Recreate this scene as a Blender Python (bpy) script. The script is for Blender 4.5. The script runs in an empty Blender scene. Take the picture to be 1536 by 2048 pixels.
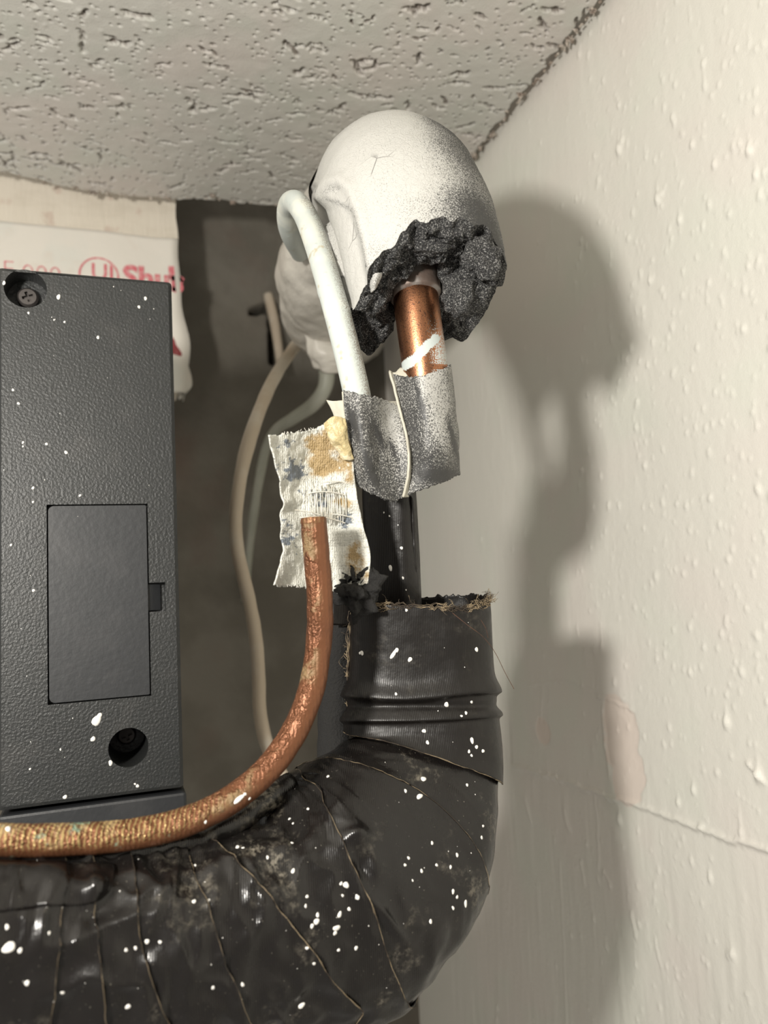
import bpy, bmesh, math
import numpy as np
from mathutils import Vector
from mathutils.bvhtree import BVHTree

rng = np.random.default_rng(7)
SC = bpy.context.scene
COL = SC.collection

# ------------------------------------------------------------------ camera
F = 1540.0                                   # focal length in pixels of the 1536x2048 frame
CAM = np.array([0.0, 0.0, 2.20])             # phone held 30 cm under the ceiling tile
YAW, PITCH, ROLL = [math.radians(a) for a in (20, 6, -3)]
_fw = np.array([math.sin(YAW)*math.cos(PITCH), math.cos(YAW)*math.cos(PITCH), math.sin(PITCH)])
_r0 = np.array([math.cos(YAW), -math.sin(YAW), 0.0])
_u0 = np.cross(_r0, _fw)
RT = math.cos(ROLL)*_r0 + math.sin(ROLL)*_u0
UP = -math.sin(ROLL)*_r0 + math.cos(ROLL)*_u0
FW = _fw
cam_d = bpy.data.cameras.new('camera')
cam_d.sensor_fit = 'VERTICAL'
cam_d.sensor_height = 9.8
cam_d.lens = F/2048*9.8
cam_d.clip_start = 0.01
cam_d.dof.use_dof = True
cam_d.dof.focus_distance = 0.275
cam_d.dof.aperture_fstop = 3.2
cam = bpy.data.objects.new('camera', cam_d)
COL.objects.link(cam)
from mathutils import Matrix
cam.matrix_world = Matrix([[RT[i], UP[i], -FW[i], CAM[i]] for i in range(3)] + [[0, 0, 0, 1]])
SC.camera = cam

# ------------------------------------------------------------------ light
world = bpy.data.worlds.new('world')
SC.world = world
world.use_nodes = True
bg = world.node_tree.nodes['Background']
bg.inputs[0].default_value = (1.0, 0.94, 0.84, 1)
bg.inputs[1].default_value = 0.43
lamp_d = bpy.data.lights.new('hand_lamp', 'POINT')
lamp_d.energy = 8.6
lamp_d.color = (1.0, 0.955, 0.88)
lamp_d.shadow_soft_size = 0.019
lamp = bpy.data.objects.new('hand_lamp', lamp_d)
lamp.location = CAM + np.array([-0.18, -0.01, 0.071])
COL.objects.link(lamp)
vs = SC.view_settings
vs.view_transform = 'Standard'
vs.look = 'None'
vs.gamma = 1.0
vs.exposure = 0.0
vs.use_curve_mapping = False

# ------------------------------------------------------------------ helpers
def ray(px, py):
    px = np.asarray(px, float); py = np.asarray(py, float)
    return FW + RT*((px-768)/F)[..., None] - UP*((py-1024)/F)[..., None]
def P(px, py, d):                            # a point d metres in front of the camera
    return CAM + ray(px, py)*np.asarray(d, float)[..., None]
def PL(pts):
    a = np.array(pts, float)
    return P(a[:, 0], a[:, 1], a[:, 2])
def on_plane(px, py, ax, val):               # where the sight line meets a wall plane
    r = ray(px, py)
    return CAM + r*((val-CAM[ax])/r[..., ax])[..., None]
def proj(V):
    q = V-CAM
    w = q@FW
    return np.stack([768+F*(q@RT)/w, 1024-F*(q@UP)/w], -1)
def unit(v):
    return v/np.maximum(np.linalg.norm(v, axis=-1, keepdims=True), 1e-12)
def sm(a, b, x):
    t = np.clip((x-a)/(b-a), 0, 1)
    return t*t*(3-2*t)

def _hash(i, j, k, seed):
    n = (i*374761393 + j*668265263 + k*2147483647 + seed*1274126177) & 0xffffffff
    n = ((n ^ (n >> 13))*1274126177) & 0xffffffff
    n = ((n ^ (n >> 16))*2246822519) & 0xffffffff
    return ((n ^ (n >> 15)) & 0xffffff)/float(0xffffff)
def vnoise(p, seed=0):
    p = np.asarray(p, float)
    i = np.floor(p).astype(np.int64); f = p-i
    f = f*f*(3-2*f)
    x, y, z = i[..., 0], i[..., 1], i[..., 2]
    r = 0
    for a in (0, 1):
        wa = f[..., 0] if a else 1-f[..., 0]
        for b in (0, 1):
            wb = f[..., 1] if b else 1-f[..., 1]
            for c in (0, 1):
                wc = f[..., 2] if c else 1-f[..., 2]
                r = r + wa*wb*wc*_hash(x+a, y+b, z+c, seed)
    return r*2-1
def fbm(p, scale, oct=3, seed=0):
    r, a, s = 0, 1.0, scale
    for o in range(oct):
        r = r + a*vnoise(np.asarray(p)*s, seed+o)
        a *= 0.5; s *= 2.03
    return r

def catmull(pts, n):
    """n points along a smooth curve through pts (rows), evenly in arc length."""
    pts = np.asarray(pts, float)
    p = np.vstack([2*pts[0]-pts[1], pts, 2*pts[-1]-pts[-2]])
    m = len(pts)-1
    t = np.linspace(0, m, max(40*m, 2*n)); k = np.minimum(t.astype(int), m-1); u = (t-k)[:, None]
    a, b, c, d = p[k], p[k+1], p[k+2], p[k+3]
    q = .5*((2*b)+(-a+c)*u+(2*a-5*b+4*c-d)*u**2+(-a+3*b-3*c+d)*u**3)
    L = np.concatenate([[0], np.cumsum(np.linalg.norm(np.diff(q[:, :3], axis=0), axis=1))])
    s = np.linspace(0, L[-1], n)
    return np.stack([np.interp(s, L, q[:, j]) for j in range(q.shape[1])], 1), L[-1]

ROOT = {}
def loc_of(o):
    return np.array(ROOT[o.name]) if o is not None else np.zeros(3)
def thing(name, label, cat, loc):
    o = bpy.data.objects.new(name, None)
    o.empty_display_size = 0.01
    COL.objects.link(o)
    o.location = loc
    ROOT[o.name] = tuple(loc)
    o['label'] = label; o['category'] = cat
    return o
def tag(o, label=None, cat=None, kind=None):
    if label: o['label'] = label
    if cat: o['category'] = cat
    if kind: o['kind'] = kind
    return o
def mesh_obj(name, V, faces, mat, parent=None, base=None, smooth=True, attrs=None):
    """V: world coordinates; faces: (n,4)/(n,3) int array or list of tuples."""
    V = np.asarray(V, float).reshape(-1, 3)
    if parent is not None:
        b = loc_of(parent)
    else:
        b = np.asarray(base if base is not None else V.mean(0), float)
    L = V-b
    me = bpy.data.meshes.new(name)
    if isinstance(faces, np.ndarray):
        nf, k = faces.shape
        me.vertices.add(len(L)); me.vertices.foreach_set('co', L.astype(np.float32).ravel())
        me.loops.add(nf*k); me.loops.foreach_set('vertex_index', faces.astype(np.int32).ravel())
        me.polygons.add(nf); me.polygons.foreach_set('loop_start', np.arange(0, nf*k, k, dtype=np.int32))
        me.update(calc_edges=True)
        me.validate()
    else:
        me.from_pydata(L.tolist(), [], [tuple(map(int, f)) for f in faces])
        me.update()
    me.polygons.foreach_set('use_smooth', np.full(len(me.polygons), smooth, dtype=bool))
    for k, a in (attrs or {}).items():
        at = me.attributes.new(k, 'FLOAT', 'POINT')
        at.data.foreach_set('value', np.asarray(a, np.float32).ravel())
    me.materials.append(mat)
    o = bpy.data.objects.new(name, me)
    COL.objects.link(o)
    if parent is not None:
        o.parent = parent
        if parent.type == 'MESH':
            pass                              # part meshes sit at their thing's origin
        ROOT[o.name] = tuple(b)
    else:
        o.location = b
        ROOT[o.name] = tuple(b)
    return o
def grid_faces(n, m, wrap=False, off=0):
    i, j = np.meshgrid(np.arange(n-1), np.arange(m if wrap else m-1), indexing='ij')
    j2 = (j+1) % m
    return (np.stack([i*m+j, i*m+j2, (i+1)*m+j2, (i+1)*m+j], -1).reshape(-1, 4)+off)
class MB:
    """collects several shapes into one mesh"""
    def __init__(s): s.V = []; s.F = []; s.n = 0
    def add(s, V, F):
        V = np.asarray(V, float).reshape(-1, 3)
        s.V.append(V); s.F += [tuple(int(i)+s.n for i in f) for f in F]; s.n += len(V)
    def grid(s, G, wrap=False): s.add(G.reshape(-1, 3), grid_faces(G.shape[0], G.shape[1], wrap))
    def box(s, lo, hi):
        x0, y0, z0 = lo; x1, y1, z1 = hi
        s.add([(x0,y0,z0),(x1,y0,z0),(x1,y1,z0),(x0,y1,z0),(x0,y0,z1),(x1,y0,z1),(x1,y1,z1),(x0,y1,z1)],
              [(0,3,2,1),(4,5,6,7),(0,1,5,4),(1,2,6,5),(2,3,7,6),(3,0,4,7)])
    def build(s, name, mat, parent=None, smooth=False, base=None):
        return mesh_obj(name, np.vstack(s.V), s.F, mat, parent, base, smooth)

def frames(C):
    T = unit(np.gradient(C, axis=0))
    n = np.cross(T[0], [0.3, 0.2, 1.0]); N = [unit(n)]
    for k in range(1, len(C)):
        v = N[-1]-T[k]*(N[-1]@T[k]); N.append(unit(v))
    N = np.array(N)
    return T, N, np.cross(T, N)
def sweep(C, R, m, T=None, N=None, Bn=None, flat=1.0, power=1.0):
    if N is None:
        T, N, Bn = frames(C)
    th = np.linspace(0, 2*np.pi, m, endpoint=False)
    c, s = np.cos(th), np.sin(th)
    c = np.sign(c)*np.abs(c)**power; s = np.sign(s)*np.abs(s)**power
    R = np.broadcast_to(np.asarray(R, float), (len(C),)) if np.ndim(R) < 2 else R
    Rr = R[:, None] if R.ndim == 1 else R
    return C[:, None]+Rr[..., None]*(c[None, :, None]*N[:, None]+flat*s[None, :, None]*Bn[:, None])
def tube_mesh(name, pts, r, mat, parent=None, n=60, m=20, caps=True, base=None, attrs_fn=None, rad_fn=None, flat=1.0, power=1.0):
    """pts: rows (px, py, depth); r: radius or list per point"""
    W = PL([p[:3] for p in pts])
    rr = np.full(len(W), r) if np.isscalar(r) else np.array(r, float)
    Q, L = catmull(np.hstack([W, rr[:, None]]), n)
    C, R = Q[:, :3], Q[:, 3]
    T, N, Bn = frames(C)
    V = sweep(C, R, m, T, N, Bn, flat, power)
    if rad_fn is not None:
        nrm = unit(V-C[:, None])
        V = V+nrm*rad_fn(V, np.linspace(0, L, n))[..., None]
    F = [tuple(f) for f in grid_faces(n, m, True)]
    VV = V.reshape(-1, 3)
    if caps:
        F.append(tuple(range(m-1, -1, -1))); F.append(tuple(range((n-1)*m, n*m)))
    at = attrs_fn(VV) if attrs_fn else None
    return mesh_obj(name, VV, F, mat, parent, base, True, at)
def thin_tube(mb, C, r, m=5):
    T, N, Bn = frames(C)
    mb.grid(sweep(C, r, m, T, N, Bn), True)
def sheet(name, rows, mat, parent=None, nu=40, nv=40, amp=0.0, scale=200, thick=0.0004, seed=0, attrs_fn=None, base=None, ragged=0.0, fold=None):
    rows = [PL(r) for r in rows]
    A = np.array([catmull(r, nu)[0] for r in rows])              # rows x nu x 3
    G = np.array([catmull_even(A[:, j], nv) for j in range(nu)]) # nu x nv x 3
    du = np.gradient(G, axis=0); dv = np.gradient(G, axis=1)
    nr = unit(np.cross(du, dv))
    if fold is not None:
        G = G+nr*fold(np.linspace(0, 1, nu)[:, None], np.linspace(0, 1, nv)[None, :])[..., None]
    if amp:
        G = G+nr*(amp*fbm(G, scale, 3, seed))[..., None]
    if ragged:
        for sl, d in (((slice(None), 0), -dv[:, 0]), ((slice(None), -1), dv[:, -1])):
            G[sl] += unit(d)*(ragged*fbm(G[sl]*1.0, 1500, 2, seed+5))[:, None]
    at = attrs_fn(G.reshape(-1, 3)) if attrs_fn else None
    o = mesh_obj(name, G.reshape(-1, 3), grid_faces(nu, nv), mat, parent, base, True, at)
    md = o.modifiers.new('thickness', 'SOLIDIFY'); md.thickness = thick; md.offset = 0
    return o
def catmull_even(p, n):
    """uniform-parameter catmull (keeps the rows where they are)"""
    m = len(p)-1
    q = np.vstack([2*p[0]-p[1], p, 2*p[-1]-p[-2]])
    t = np.linspace(0, m, n); k = np.minimum(t.astype(int), m-1); u = (t-k)[:, None]
    a, b, c, d = q[k], q[k+1], q[k+2], q[k+3]
    return .5*((2*b)+(-a+c)*u+(2*a-5*b+4*c-d)*u**2+(-a+3*b-3*c+d)*u**3)

# ------------------------------------------------------------------ materials
class Mat:
    def __init__(s, name, base=(.5, .5, .5), rough=.5, metal=0.0, spec=.5):
        s.m = bpy.data.materials.new(name); s.m.use_nodes = True
        s.t = s.m.node_tree; s.b = s.t.nodes['Principled BSDF']
        s.b.inputs['Base Color'].default_value = (*base, 1)
        s.b.inputs['Roughness'].default_value = rough
        s.b.inputs['Metallic'].default_value = metal
        s.b.inputs['Specular IOR Level'].default_value = spec
        s.tc = s.t.nodes.new('ShaderNodeTexCoord')
        s.col = None
        s.base = base; s.height = None
    def link(s, a, b): s.t.links.new(a, b)
    def noise(s, scale, detail=3, rough=.55, stretch=(1, 1, 1), dist=0.0):
        mp = s.t.nodes.new('ShaderNodeMapping'); mp.inputs['Scale'].default_value = stretch
        s.link(s.tc.outputs['Object'], mp.inputs[0])
        n = s.t.nodes.new('ShaderNodeTexNoise')
        n.inputs['Scale'].default_value = scale; n.inputs['Detail'].default_value = detail
        n.inputs['Roughness'].default_value = rough; n.inputs['Distortion'].default_value = dist
        s.link(mp.outputs[0], n.inputs['Vector'])
        return n.outputs['Fac']
    def voronoi(s, scale, feature='F1', stretch=(1, 1, 1)):
        mp = s.t.nodes.new('ShaderNodeMapping'); mp.inputs['Scale'].default_value = stretch
        s.link(s.tc.outputs['Object'], mp.inputs[0])
        n = s.t.nodes.new('ShaderNodeTexVoronoi'); n.feature = feature
        n.inputs['Scale'].default_value = scale
        s.link(mp.outputs[0], n.inputs['Vector'])
        return n.outputs['Distance']
    def wave(s, scale, stretch=(1, 1, 1), rot=(0, 0, 0), dist=1.0, direction='X', dscale=1.0):
        mp = s.t.nodes.new('ShaderNodeMapping'); mp.inputs['Scale'].default_value = stretch
        mp.inputs['Rotation'].default_value = rot
        s.link(s.tc.outputs['Object'], mp.inputs[0])
        n = s.t.nodes.new('ShaderNodeTexWave'); n.inputs['Scale'].default_value = scale
        n.bands_direction = direction
        n.inputs['Distortion'].default_value = dist; n.inputs['Detail Scale'].default_value = dscale
        s.link(mp.outputs[0], n.inputs['Vector'])
        return n.outputs['Fac']
    def attr(s, name):
        n = s.t.nodes.new('ShaderNodeAttribute'); n.attribute_name = name
        return n.outputs['Fac']
    def ramp(s, x, lo, hi, a=0.0, b=1.0):
        n = s.t.nodes.new('ShaderNodeMapRange'); n.interpolation_type = 'SMOOTHSTEP'
        n.inputs[1].default_value = lo; n.inputs[2].default_value = hi
        n.inputs[3].default_value = a; n.inputs[4].default_value = b
        s.link(x, n.inputs[0])
        return n.outputs[0]
    def math(s, op, a, b=None):
        n = s.t.nodes.new('ShaderNodeMath'); n.operation = op
        for k, v in enumerate((a, b)):
            if v is None: continue
            if isinstance(v, (int, float)): n.inputs[k].default_value = v
            else: s.link(v, n.inputs[k])
        return n.outputs[0]
    def mix(s, fac, color):
        n = s.t.nodes.new('ShaderNodeMix'); n.data_type = 'RGBA'
        if isinstance(fac, (int, float)): n.inputs[0].default_value = fac
        else: s.link(fac, n.inputs[0])
        if s.col is None: n.inputs[6].default_value = (*s.base, 1)
        else: s.link(s.col, n.inputs[6])
        n.inputs[7].default_value = (*color, 1)
        s.col = n.outputs[2]
        s.link(s.col, s.b.inputs['Base Color'])
        return s
    def setin(s, name, x): s.link(x, s.b.inputs[name]); return s
    def mixval(s, name, fac, lo, hi):
        s.link(s.ramp(fac, 0, 1, lo, hi), s.b.inputs[name]); return s
    def bump(s, h, dist, strength=1.0):
        n = s.t.nodes.new('ShaderNodeBump'); n.inputs['Distance'].default_value = dist
        n.inputs['Strength'].default_value = strength
        s.link(h, n.inputs['Height'])
        if s.height is not None: s.link(s.height, n.inputs['Normal'])
        s.height = n.outputs[0]
        s.link(s.height, s.b.inputs['Normal'])
        return s

# painted acoustic tile
m = Mat('painted_tile', (.58, .57, .53), .55)
m.mix(m.ramp(m.noise(14, 2), .45, .65, 0, .6), (.62, .57, .535))
m.mix(m.ramp(m.noise(30, 2), .5, .7, 0, .5), (.55, .565, .51))
m.mix(m.attr('bare'), (.135, .105, .085))  # pit cores darkened: unpainted fibre plus recess shade put into the colour
m.bump(m.noise(900, 3), .0004, .5).bump(m.noise(180, 2), .0008, .35)
M_TILE = m.m
m = Mat('torn_tile_edge', (.60, .54, .47), .9)
m.mix(m.ramp(m.noise(160, 3), .45, .6), (.36, .29, .24))
m.bump(m.noise(1200, 3), .0008, .9)
M_TORN = m.m
m = Mat('bare_tile_fibre', (.42, .36, .30), .95)
m.bump(m.noise(800, 4), .001, .9)
M_TILESIDE = m.m
# wall paint
m = Mat('wall_paint', (.76, .745, .685), .5)
m.mix(m.ramp(m.noise(9, 2), .48, .62, 0, .7), (.765, .72, .67))
m.mix(m.ramp(m.noise(16, 2), .5, .66, 0, .6), (.74, .75, .675))
m.mix(m.attr('bare'), (.80, .70, .63))
m.bump(m.noise(260, 3), .0006, .35).bump(m.noise(1500, 2), .0002, .4)
M_WALL = m.m
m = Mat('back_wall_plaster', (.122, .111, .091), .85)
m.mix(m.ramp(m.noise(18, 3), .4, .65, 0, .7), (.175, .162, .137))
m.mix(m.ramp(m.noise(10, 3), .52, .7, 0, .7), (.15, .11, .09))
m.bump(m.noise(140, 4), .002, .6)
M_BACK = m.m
m = Mat('dark_hole', (.02, .016, .013), .95)
m.bump(m.noise(300, 3), .001, .6)
M_HOLE = m.m
m = Mat('header_paint', (.76, .70, .60), .6)
m.mix(m.ramp(m.noise(25, 4, .6, (1, 1, 3)), .45, .7, 0, .8), (.68, .62, .52))
m.mix(m.ramp(m.noise(60, 3), .6, .72, 0, .7), (.62, .50, .42))
m.bump(m.noise(120, 3, .55, (4, 1, .5)), .001, .7)
M_HEADER = m.m
m = Mat('printed_sheet', (.78, .745, .68), .4)
m.mix(m.ramp(m.noise(20, 3), .5, .66, 0, .7), (.70, .71, .66))
m.mix(m.ramp(m.noise(40, 3), .58, .7, 0, .5), (.74, .66, .58))
m.bump(m.noise(90, 3), .001, .5)
M_SHEET = m.m
m = Mat('red_print', (.66, .16, .19), .5)
m.mix(m.ramp(m.noise(260, 3), .45, .62, 0, .6), (.76, .50, .48))
M_RED = m.m
m = Mat('dark_red_print', (.26, .035, .04), .5)
m.mix(m.ramp(m.noise(260, 3), .5, .62, 0, .5), (.4, .12, .12))
M_DRED = m.m
# black box
m = Mat('black_plastic', (.021, .0225, .0225), .45)
m.mix(m.ramp(m.noise(60, 3), .5, .75, 0, .4), (.045, .044, .042))
m.bump(m.noise(950, 2, .5), .0004, .7)
M_PLASTIC = m.m
m = Mat('smooth_black_plastic', (.022, .0235, .026), .48)
m.mix(m.ramp(m.noise(45, 3), .5, .75, 0, .5), (.042, .042, .044))
m.bump(m.noise(420, 2), .0002, .5)
M_PLASTIC2 = m.m
m = Mat('dark_screw', (.08, .072, .068), .5, .6)
m.bump(m.noise(900, 2), .0001, .4)
M_SCREW = m.m
m = Mat('white_paint_drop', (.82, .80, .76), .3)
m.bump(m.noise(700, 2), .0001, .3)
M_DROP = m.m
# foam
m = Mat('sprayed_white_foam', (.045, .045, .045), .65)
sp = m.noise(2700, 2, .75)
cov = m.attr('cover')
m.mix(m.math('MULTIPLY', m.ramp(m.math('ADD', sp, m.math('MULTIPLY', m.math('SUBTRACT', cov, .5), .75)), .40, .52), .97), (.50, .495, .47))
cr = m.voronoi(95, 'DISTANCE_TO_EDGE')
crn = m.ramp(m.noise(35, 2), .56, .66)
m.mix(m.math('MULTIPLY', m.ramp(cr, .0, .02, 1, 0), crn), (.10, .095, .09))
m.bump(m.noise(1500, 3, .65), .0004, .7).bump(m.ramp(m.voronoi(420, 'DISTANCE_TO_EDGE'), 0, .06), .0002, .4)
M_FOAMSKIN = m.m
m = Mat('torn_grey_foam', (.022, .022, .023), .85)
sp = m.noise(2300, 2, .75)
m.mix(m.ramp(sp, .52, .66, 0, .9), (.42, .415, .40))
m.bump(m.noise(1400, 4, .7), .0012, 1.0)
M_FOAM = m.m
m = Mat('black_foam', (.012, .0115, .011), .8)
m.bump(m.noise(1100, 4, .7), .001, .9)
M_BFOAM = m.m
m = Mat('grey_vinyl_wrap', (.52, .495, .445), .45)
m.mix(m.ramp(m.noise(40, 3), .45, .7, 0, .6), (.60, .57, .51))
m.bump(m.noise(60, 3, .5, (1, 1, 2.5)), .003, .5)
M_VINYL = m.m
m = Mat('white_painted_pipe', (.50, .54, .515), .42)
m.mix(m.ramp(m.noise(55, 3), .52, .68, 0, .55), (.70, .70, .61))
m.mix(m.ramp(m.noise(130, 3), .62, .70, 0, .8), (.42, .35, .22))
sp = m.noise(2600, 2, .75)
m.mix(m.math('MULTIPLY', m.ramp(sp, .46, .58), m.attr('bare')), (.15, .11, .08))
m.bump(m.ramp(m.voronoi(260), 0, .22, 1, 0), .0004, .35)
M_WPIPE = m.m
# copper
m = Mat('sprayed_copper', (.38, .175, .092), .38, 1.0)
m.mix(m.ramp(m.noise(90, 3), .5, .7, 0, .6), (.30, .14, .085))
sp = m.noise(2400, 2, .75)
m.mix(m.math('MULTIPLY', m.ramp(sp, .53, .63, 0, .9), 1.0), (.085, .055, .045))
cov = m.ramp(m.math('ADD', sp, m.math('MULTIPLY', m.math('SUBTRACT', m.attr('cover'), .5), .9)), .44, .52)
m.mix(cov, (.48, .53, .52))
m.setin('Metallic', m.ramp(cov, 0, 1, 1, 0))
m.setin('Roughness', m.ramp(cov, 0, 1, .34, .6))
m.bump(sp, .0001, .5)
M_COPPER = m.m
m = Mat('weathered_copper', (.185, .076, .036), .42, .7)
m.mix(m.ramp(m.noise(55, 3), .45, .65, 0, .7), (.15, .062, .032))
n1 = m.noise(75, 4, .65)
glue = m.math('MULTIPLY', m.ramp(n1, .50, .60), m.ramp(m.attr('side'), .25, .7))
m.mix(glue, (.22, .145, .07))
bl = m.wave(260, (1, 1, 1), (0, 0, .3), 3.0, 'X', 3.0)
m.mix(m.math('MULTIPLY', m.math('MULTIPLY', m.ramp(bl, .6, .9), m.attr('patina')), m.ramp(m.attr('side'), .3, .6)), (.37, .27, .115))
grn = m.math('MULTIPLY', m.ramp(m.noise(120, 4, .7), .58, .66), m.attr('patina'))
m.mix(grn, (.14, .20, .14))
any_ = m.math('MAXIMUM', glue, grn)
m.setin('Metallic', m.ramp(any_, 0, 1, .55, .05))
m.setin('Roughness', m.ramp(any_, 0, 1, .42, .6))
m.bump(m.math('MULTIPLY', m.ramp(m.noise(330, 3, .65), .42, .62), m.ramp(m.attr('side'), .25, .7)), .0006, .8).bump(m.noise(160, 4, .6), .0004, .5).bump(bl, .0003, .3)
M_OLDCOPPER = m.m
# tapes
m = Mat('speckled_grey_tape', (.045, .045, .045), .5)
sp = m.noise(2200, 2, .75)
cov = m.ramp(m.math('ADD', sp, m.math('MULTIPLY', m.math('SUBTRACT', m.attr('cover'), .5), .40)), .455, .60)
m.mix(m.math('MULTIPLY', cov, .9), (.46, .455, .43))
m.bump(m.noise(1500, 3), .0002, .6).bump(m.noise(120, 2, .5, (2, 2, .5)), .001, .4)
M_GTAPE = m.m
m = Mat('cream_tape_back', (.50, .48, .40), .55)
m.mix(m.ramp(m.noise(120, 3), .5, .7, 0, .6), (.36, .34, .28))
m.bump(m.noise(500, 3), .0003, .6)
M_TBACK = m.m
m = Mat('stained_cloth_tape', (.62, .62, .565), .5)
m.mix(m.ramp(m.math('ADD', m.noise(170, 5, .72, (.7, 1, 1.5)), m.math('MULTIPLY', m.attr('blue'), .22)), .63, .71, 0, .9), (.10, .125, .165))
m.mix(m.ramp(m.math('ADD', m.noise(95, 5, .68), m.math('MULTIPLY', m.attr('stain'), .42)), .70, .86, 0, .9), (.33, .215, .075))
m.mix(m.ramp(m.noise(420, 4, .75), .60, .70, 0, .7), (.78, .77, .70))
wv = m.math('ADD', m.wave(420, (1, 1, 1), (0, 0, 0), 5.0, 'X', 3.0), m.math('MULTIPLY', m.wave(330, (1, 1, 1), (0, 0, 0), 5.0, 'Z', 3.0), .5))
m.bump(wv, .0004, .45).bump(m.noise(260, 5, .7, (1, 1, .6)), .0014, .9)
M_CLOTH = m.m
m = Mat('ochre_glue', (.50, .41, .22), .3)
m.mix(m.ramp(m.noise(160, 3), .5, .62), (.62, .54, .36))
m.bump(m.noise(380, 4, .65), .0012, .9)
M_GLUE = m.m
def black_tape(name, base, rough, dust):
    m = Mat(name, base, rough, 0, .42)
    d = m.math('MULTIPLY', m.ramp(m.noise(48, 5, .62), .52, .72), m.ramp(m.noise(420, 3, .7), .42, .7))
    m.mix(m.math('MULTIPLY', d, dust), (.30, .27, .215))
    m.mix(m.ramp(m.noise(1300, 2, .6), .70, .76, 0, .35*dust), (.4, .37, .3))
    m.setin('Roughness', m.ramp(m.math('MAXIMUM', d, m.ramp(m.noise(120, 4), .45, .7, 0, .5)), 0, 1, rough-.05, rough+.25))
    m.bump(m.wave(520, (1, 1, 1), (0, 0, .2), .6, 'X'), .00008, .35).bump(m.noise(160, 4, .55), .0006, .45)
    return m.m
M_BTAPE = black_tape('black_duct_tape', (.0072, .0061, .0057), .27, .5)
M_BTAPE2 = black_tape('dusty_black_duct_tape', (.0075, .0064, .0059), .28, .85)
M_BTAPE3 = black_tape('matte_black_duct_tape', (.007, .0057, .0049), .42, .14)
m = Mat('thread', (.26, .20, .125), .8)
m.mix(m.ramp(m.noise(160, 3), .42, .58), (.05, .036, .024))
M_THREAD = m.m
m = Mat('pale_thread', (.74, .72, .66), .7)
m.mix(m.ramp(m.noise(300, 3), .5, .65), (.55, .52, .44))
M_PTHREAD = m.m
m = Mat('brown_hair', (.10, .045, .025), .6)
m.mix(m.ramp(m.noise(300, 2), .5, .65), (.06, .03, .02))
M_HAIR = m.m
m = Mat('beige_cable', (.50, .42, .325), .5)
m.mix(m.ramp(m.noise(40, 3), .45, .65, 0, .7), (.58, .53, .45))
m.bump(m.noise(150, 3), .0005, .4)
M_CABLE = m.m
m = Mat('grey_green_cable', (.33, .335, .28), .5)
m.mix(m.ramp(m.noise(40, 3), .45, .65, 0, .7), (.40, .395, .34))
m.bump(m.noise(150, 3), .0005, .4)
M_CABLE2 = m.m
m = Mat('galvanised_bracket', (.25, .25, .25), .45, .9)
m.bump(m.noise(200, 3), .0003, .4)
M_BRACKET = m.m
m = Mat('dull_socket', (.16, .12, .10), .5, .4)
m.mix(m.ramp(m.noise(150, 3), .45, .65), (.25, .235, .22))
m.bump(m.noise(500, 3), .0004, .5)
M_SOCKET = m.m

# ------------------------------------------------------------------ the setting
CZ = 2.50                                    # underside of the ceiling tile
WX = 0.2507                                  # face of the right wall
BY = 0.665                                   # face of the far wall

def stamp(Hh, X, Y, cx, cy, rx, ry, ang, depth, power=2.0, bare=None, shadeamt=0.0):
    """press one ellipse into a height field (regular axes X, Y)"""
    R = max(rx, ry)*1.5
    i0, i1 = np.searchsorted(X, [cx-R, cx+R]); j0, j1 = np.searchsorted(Y, [cy-R, cy+R])
    if i1-i0 < 1 or j1-j0 < 1: return
    x = X[i0:i1, None]-cx; y = Y[None, j0:j1]-cy
    c, s = math.cos(ang), math.sin(ang)
    u = (x*c+y*s)/rx; v = (-x*s+y*c)/ry
    q = u*u+v*v
    g = np.exp(-q**power)
    Hh[i0:i1, j0:j1] += depth*g
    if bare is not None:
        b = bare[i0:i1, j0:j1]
        np.maximum(b, shadeamt*sm(.45, .9, g), out=b)  # dark tone in the core, standing in for shade in the pit

# ceiling tile: fissures and pin holes are pressed into the mesh, their shade also coloured in
STEP = .00068
gx = np.concatenate([np.linspace(-.45, -.16, 12)[:-1], np.arange(-.16, .2462, STEP)])
gy = np.concatenate([np.linspace(-.5, .16, 14)[:-1], np.arange(.16, .555, STEP)])
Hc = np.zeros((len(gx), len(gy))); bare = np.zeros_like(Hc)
XX, YY = np.meshgrid(gx, gy, indexing='ij')
pp = np.stack([XX, YY, 0*XX], -1)
Hc += .00022*fbm(pp, 90, 2, 3)
for k in range(720):                          # torn fissures: chains of dents
    cx, cy = rng.uniform(-.16, .246), rng.uniform(.16, .555)
    a = rng.normal(0, .5)
    n = rng.integers(1, 5)
    size = rng.uniform(.0009, .0019)
    bd = rng.uniform(.35, .95)
    for q in range(n):
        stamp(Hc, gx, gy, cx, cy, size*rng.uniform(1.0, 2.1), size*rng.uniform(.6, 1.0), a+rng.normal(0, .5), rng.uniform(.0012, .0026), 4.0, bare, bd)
        cx += math.cos(a)*size*rng.uniform(1.2, 2.6)+rng.normal(0, .0006); cy += math.sin(a)*size*2+rng.normal(0, .0007)
for k in range(3300):                         # pin holes
    r = rng.uniform(.0006, .00105)
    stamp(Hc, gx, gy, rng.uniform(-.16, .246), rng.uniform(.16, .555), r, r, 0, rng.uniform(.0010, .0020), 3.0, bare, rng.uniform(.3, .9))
for k in range(160):                          # raised paint crumbs
    r = rng.uniform(.0005, .0012)
    stamp(Hc, gx, gy, rng.uniform(-.16, .246), rng.uniform(.16, .555), r*1.6, r, rng.uniform(0, 3), -rng.uniform(.0003, .0007), 1.0)
Hc = np.minimum(Hc, .0036)
Hc += .0004*fbm(pp, 500, 2, 77)*(Hc > .0008)
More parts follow.
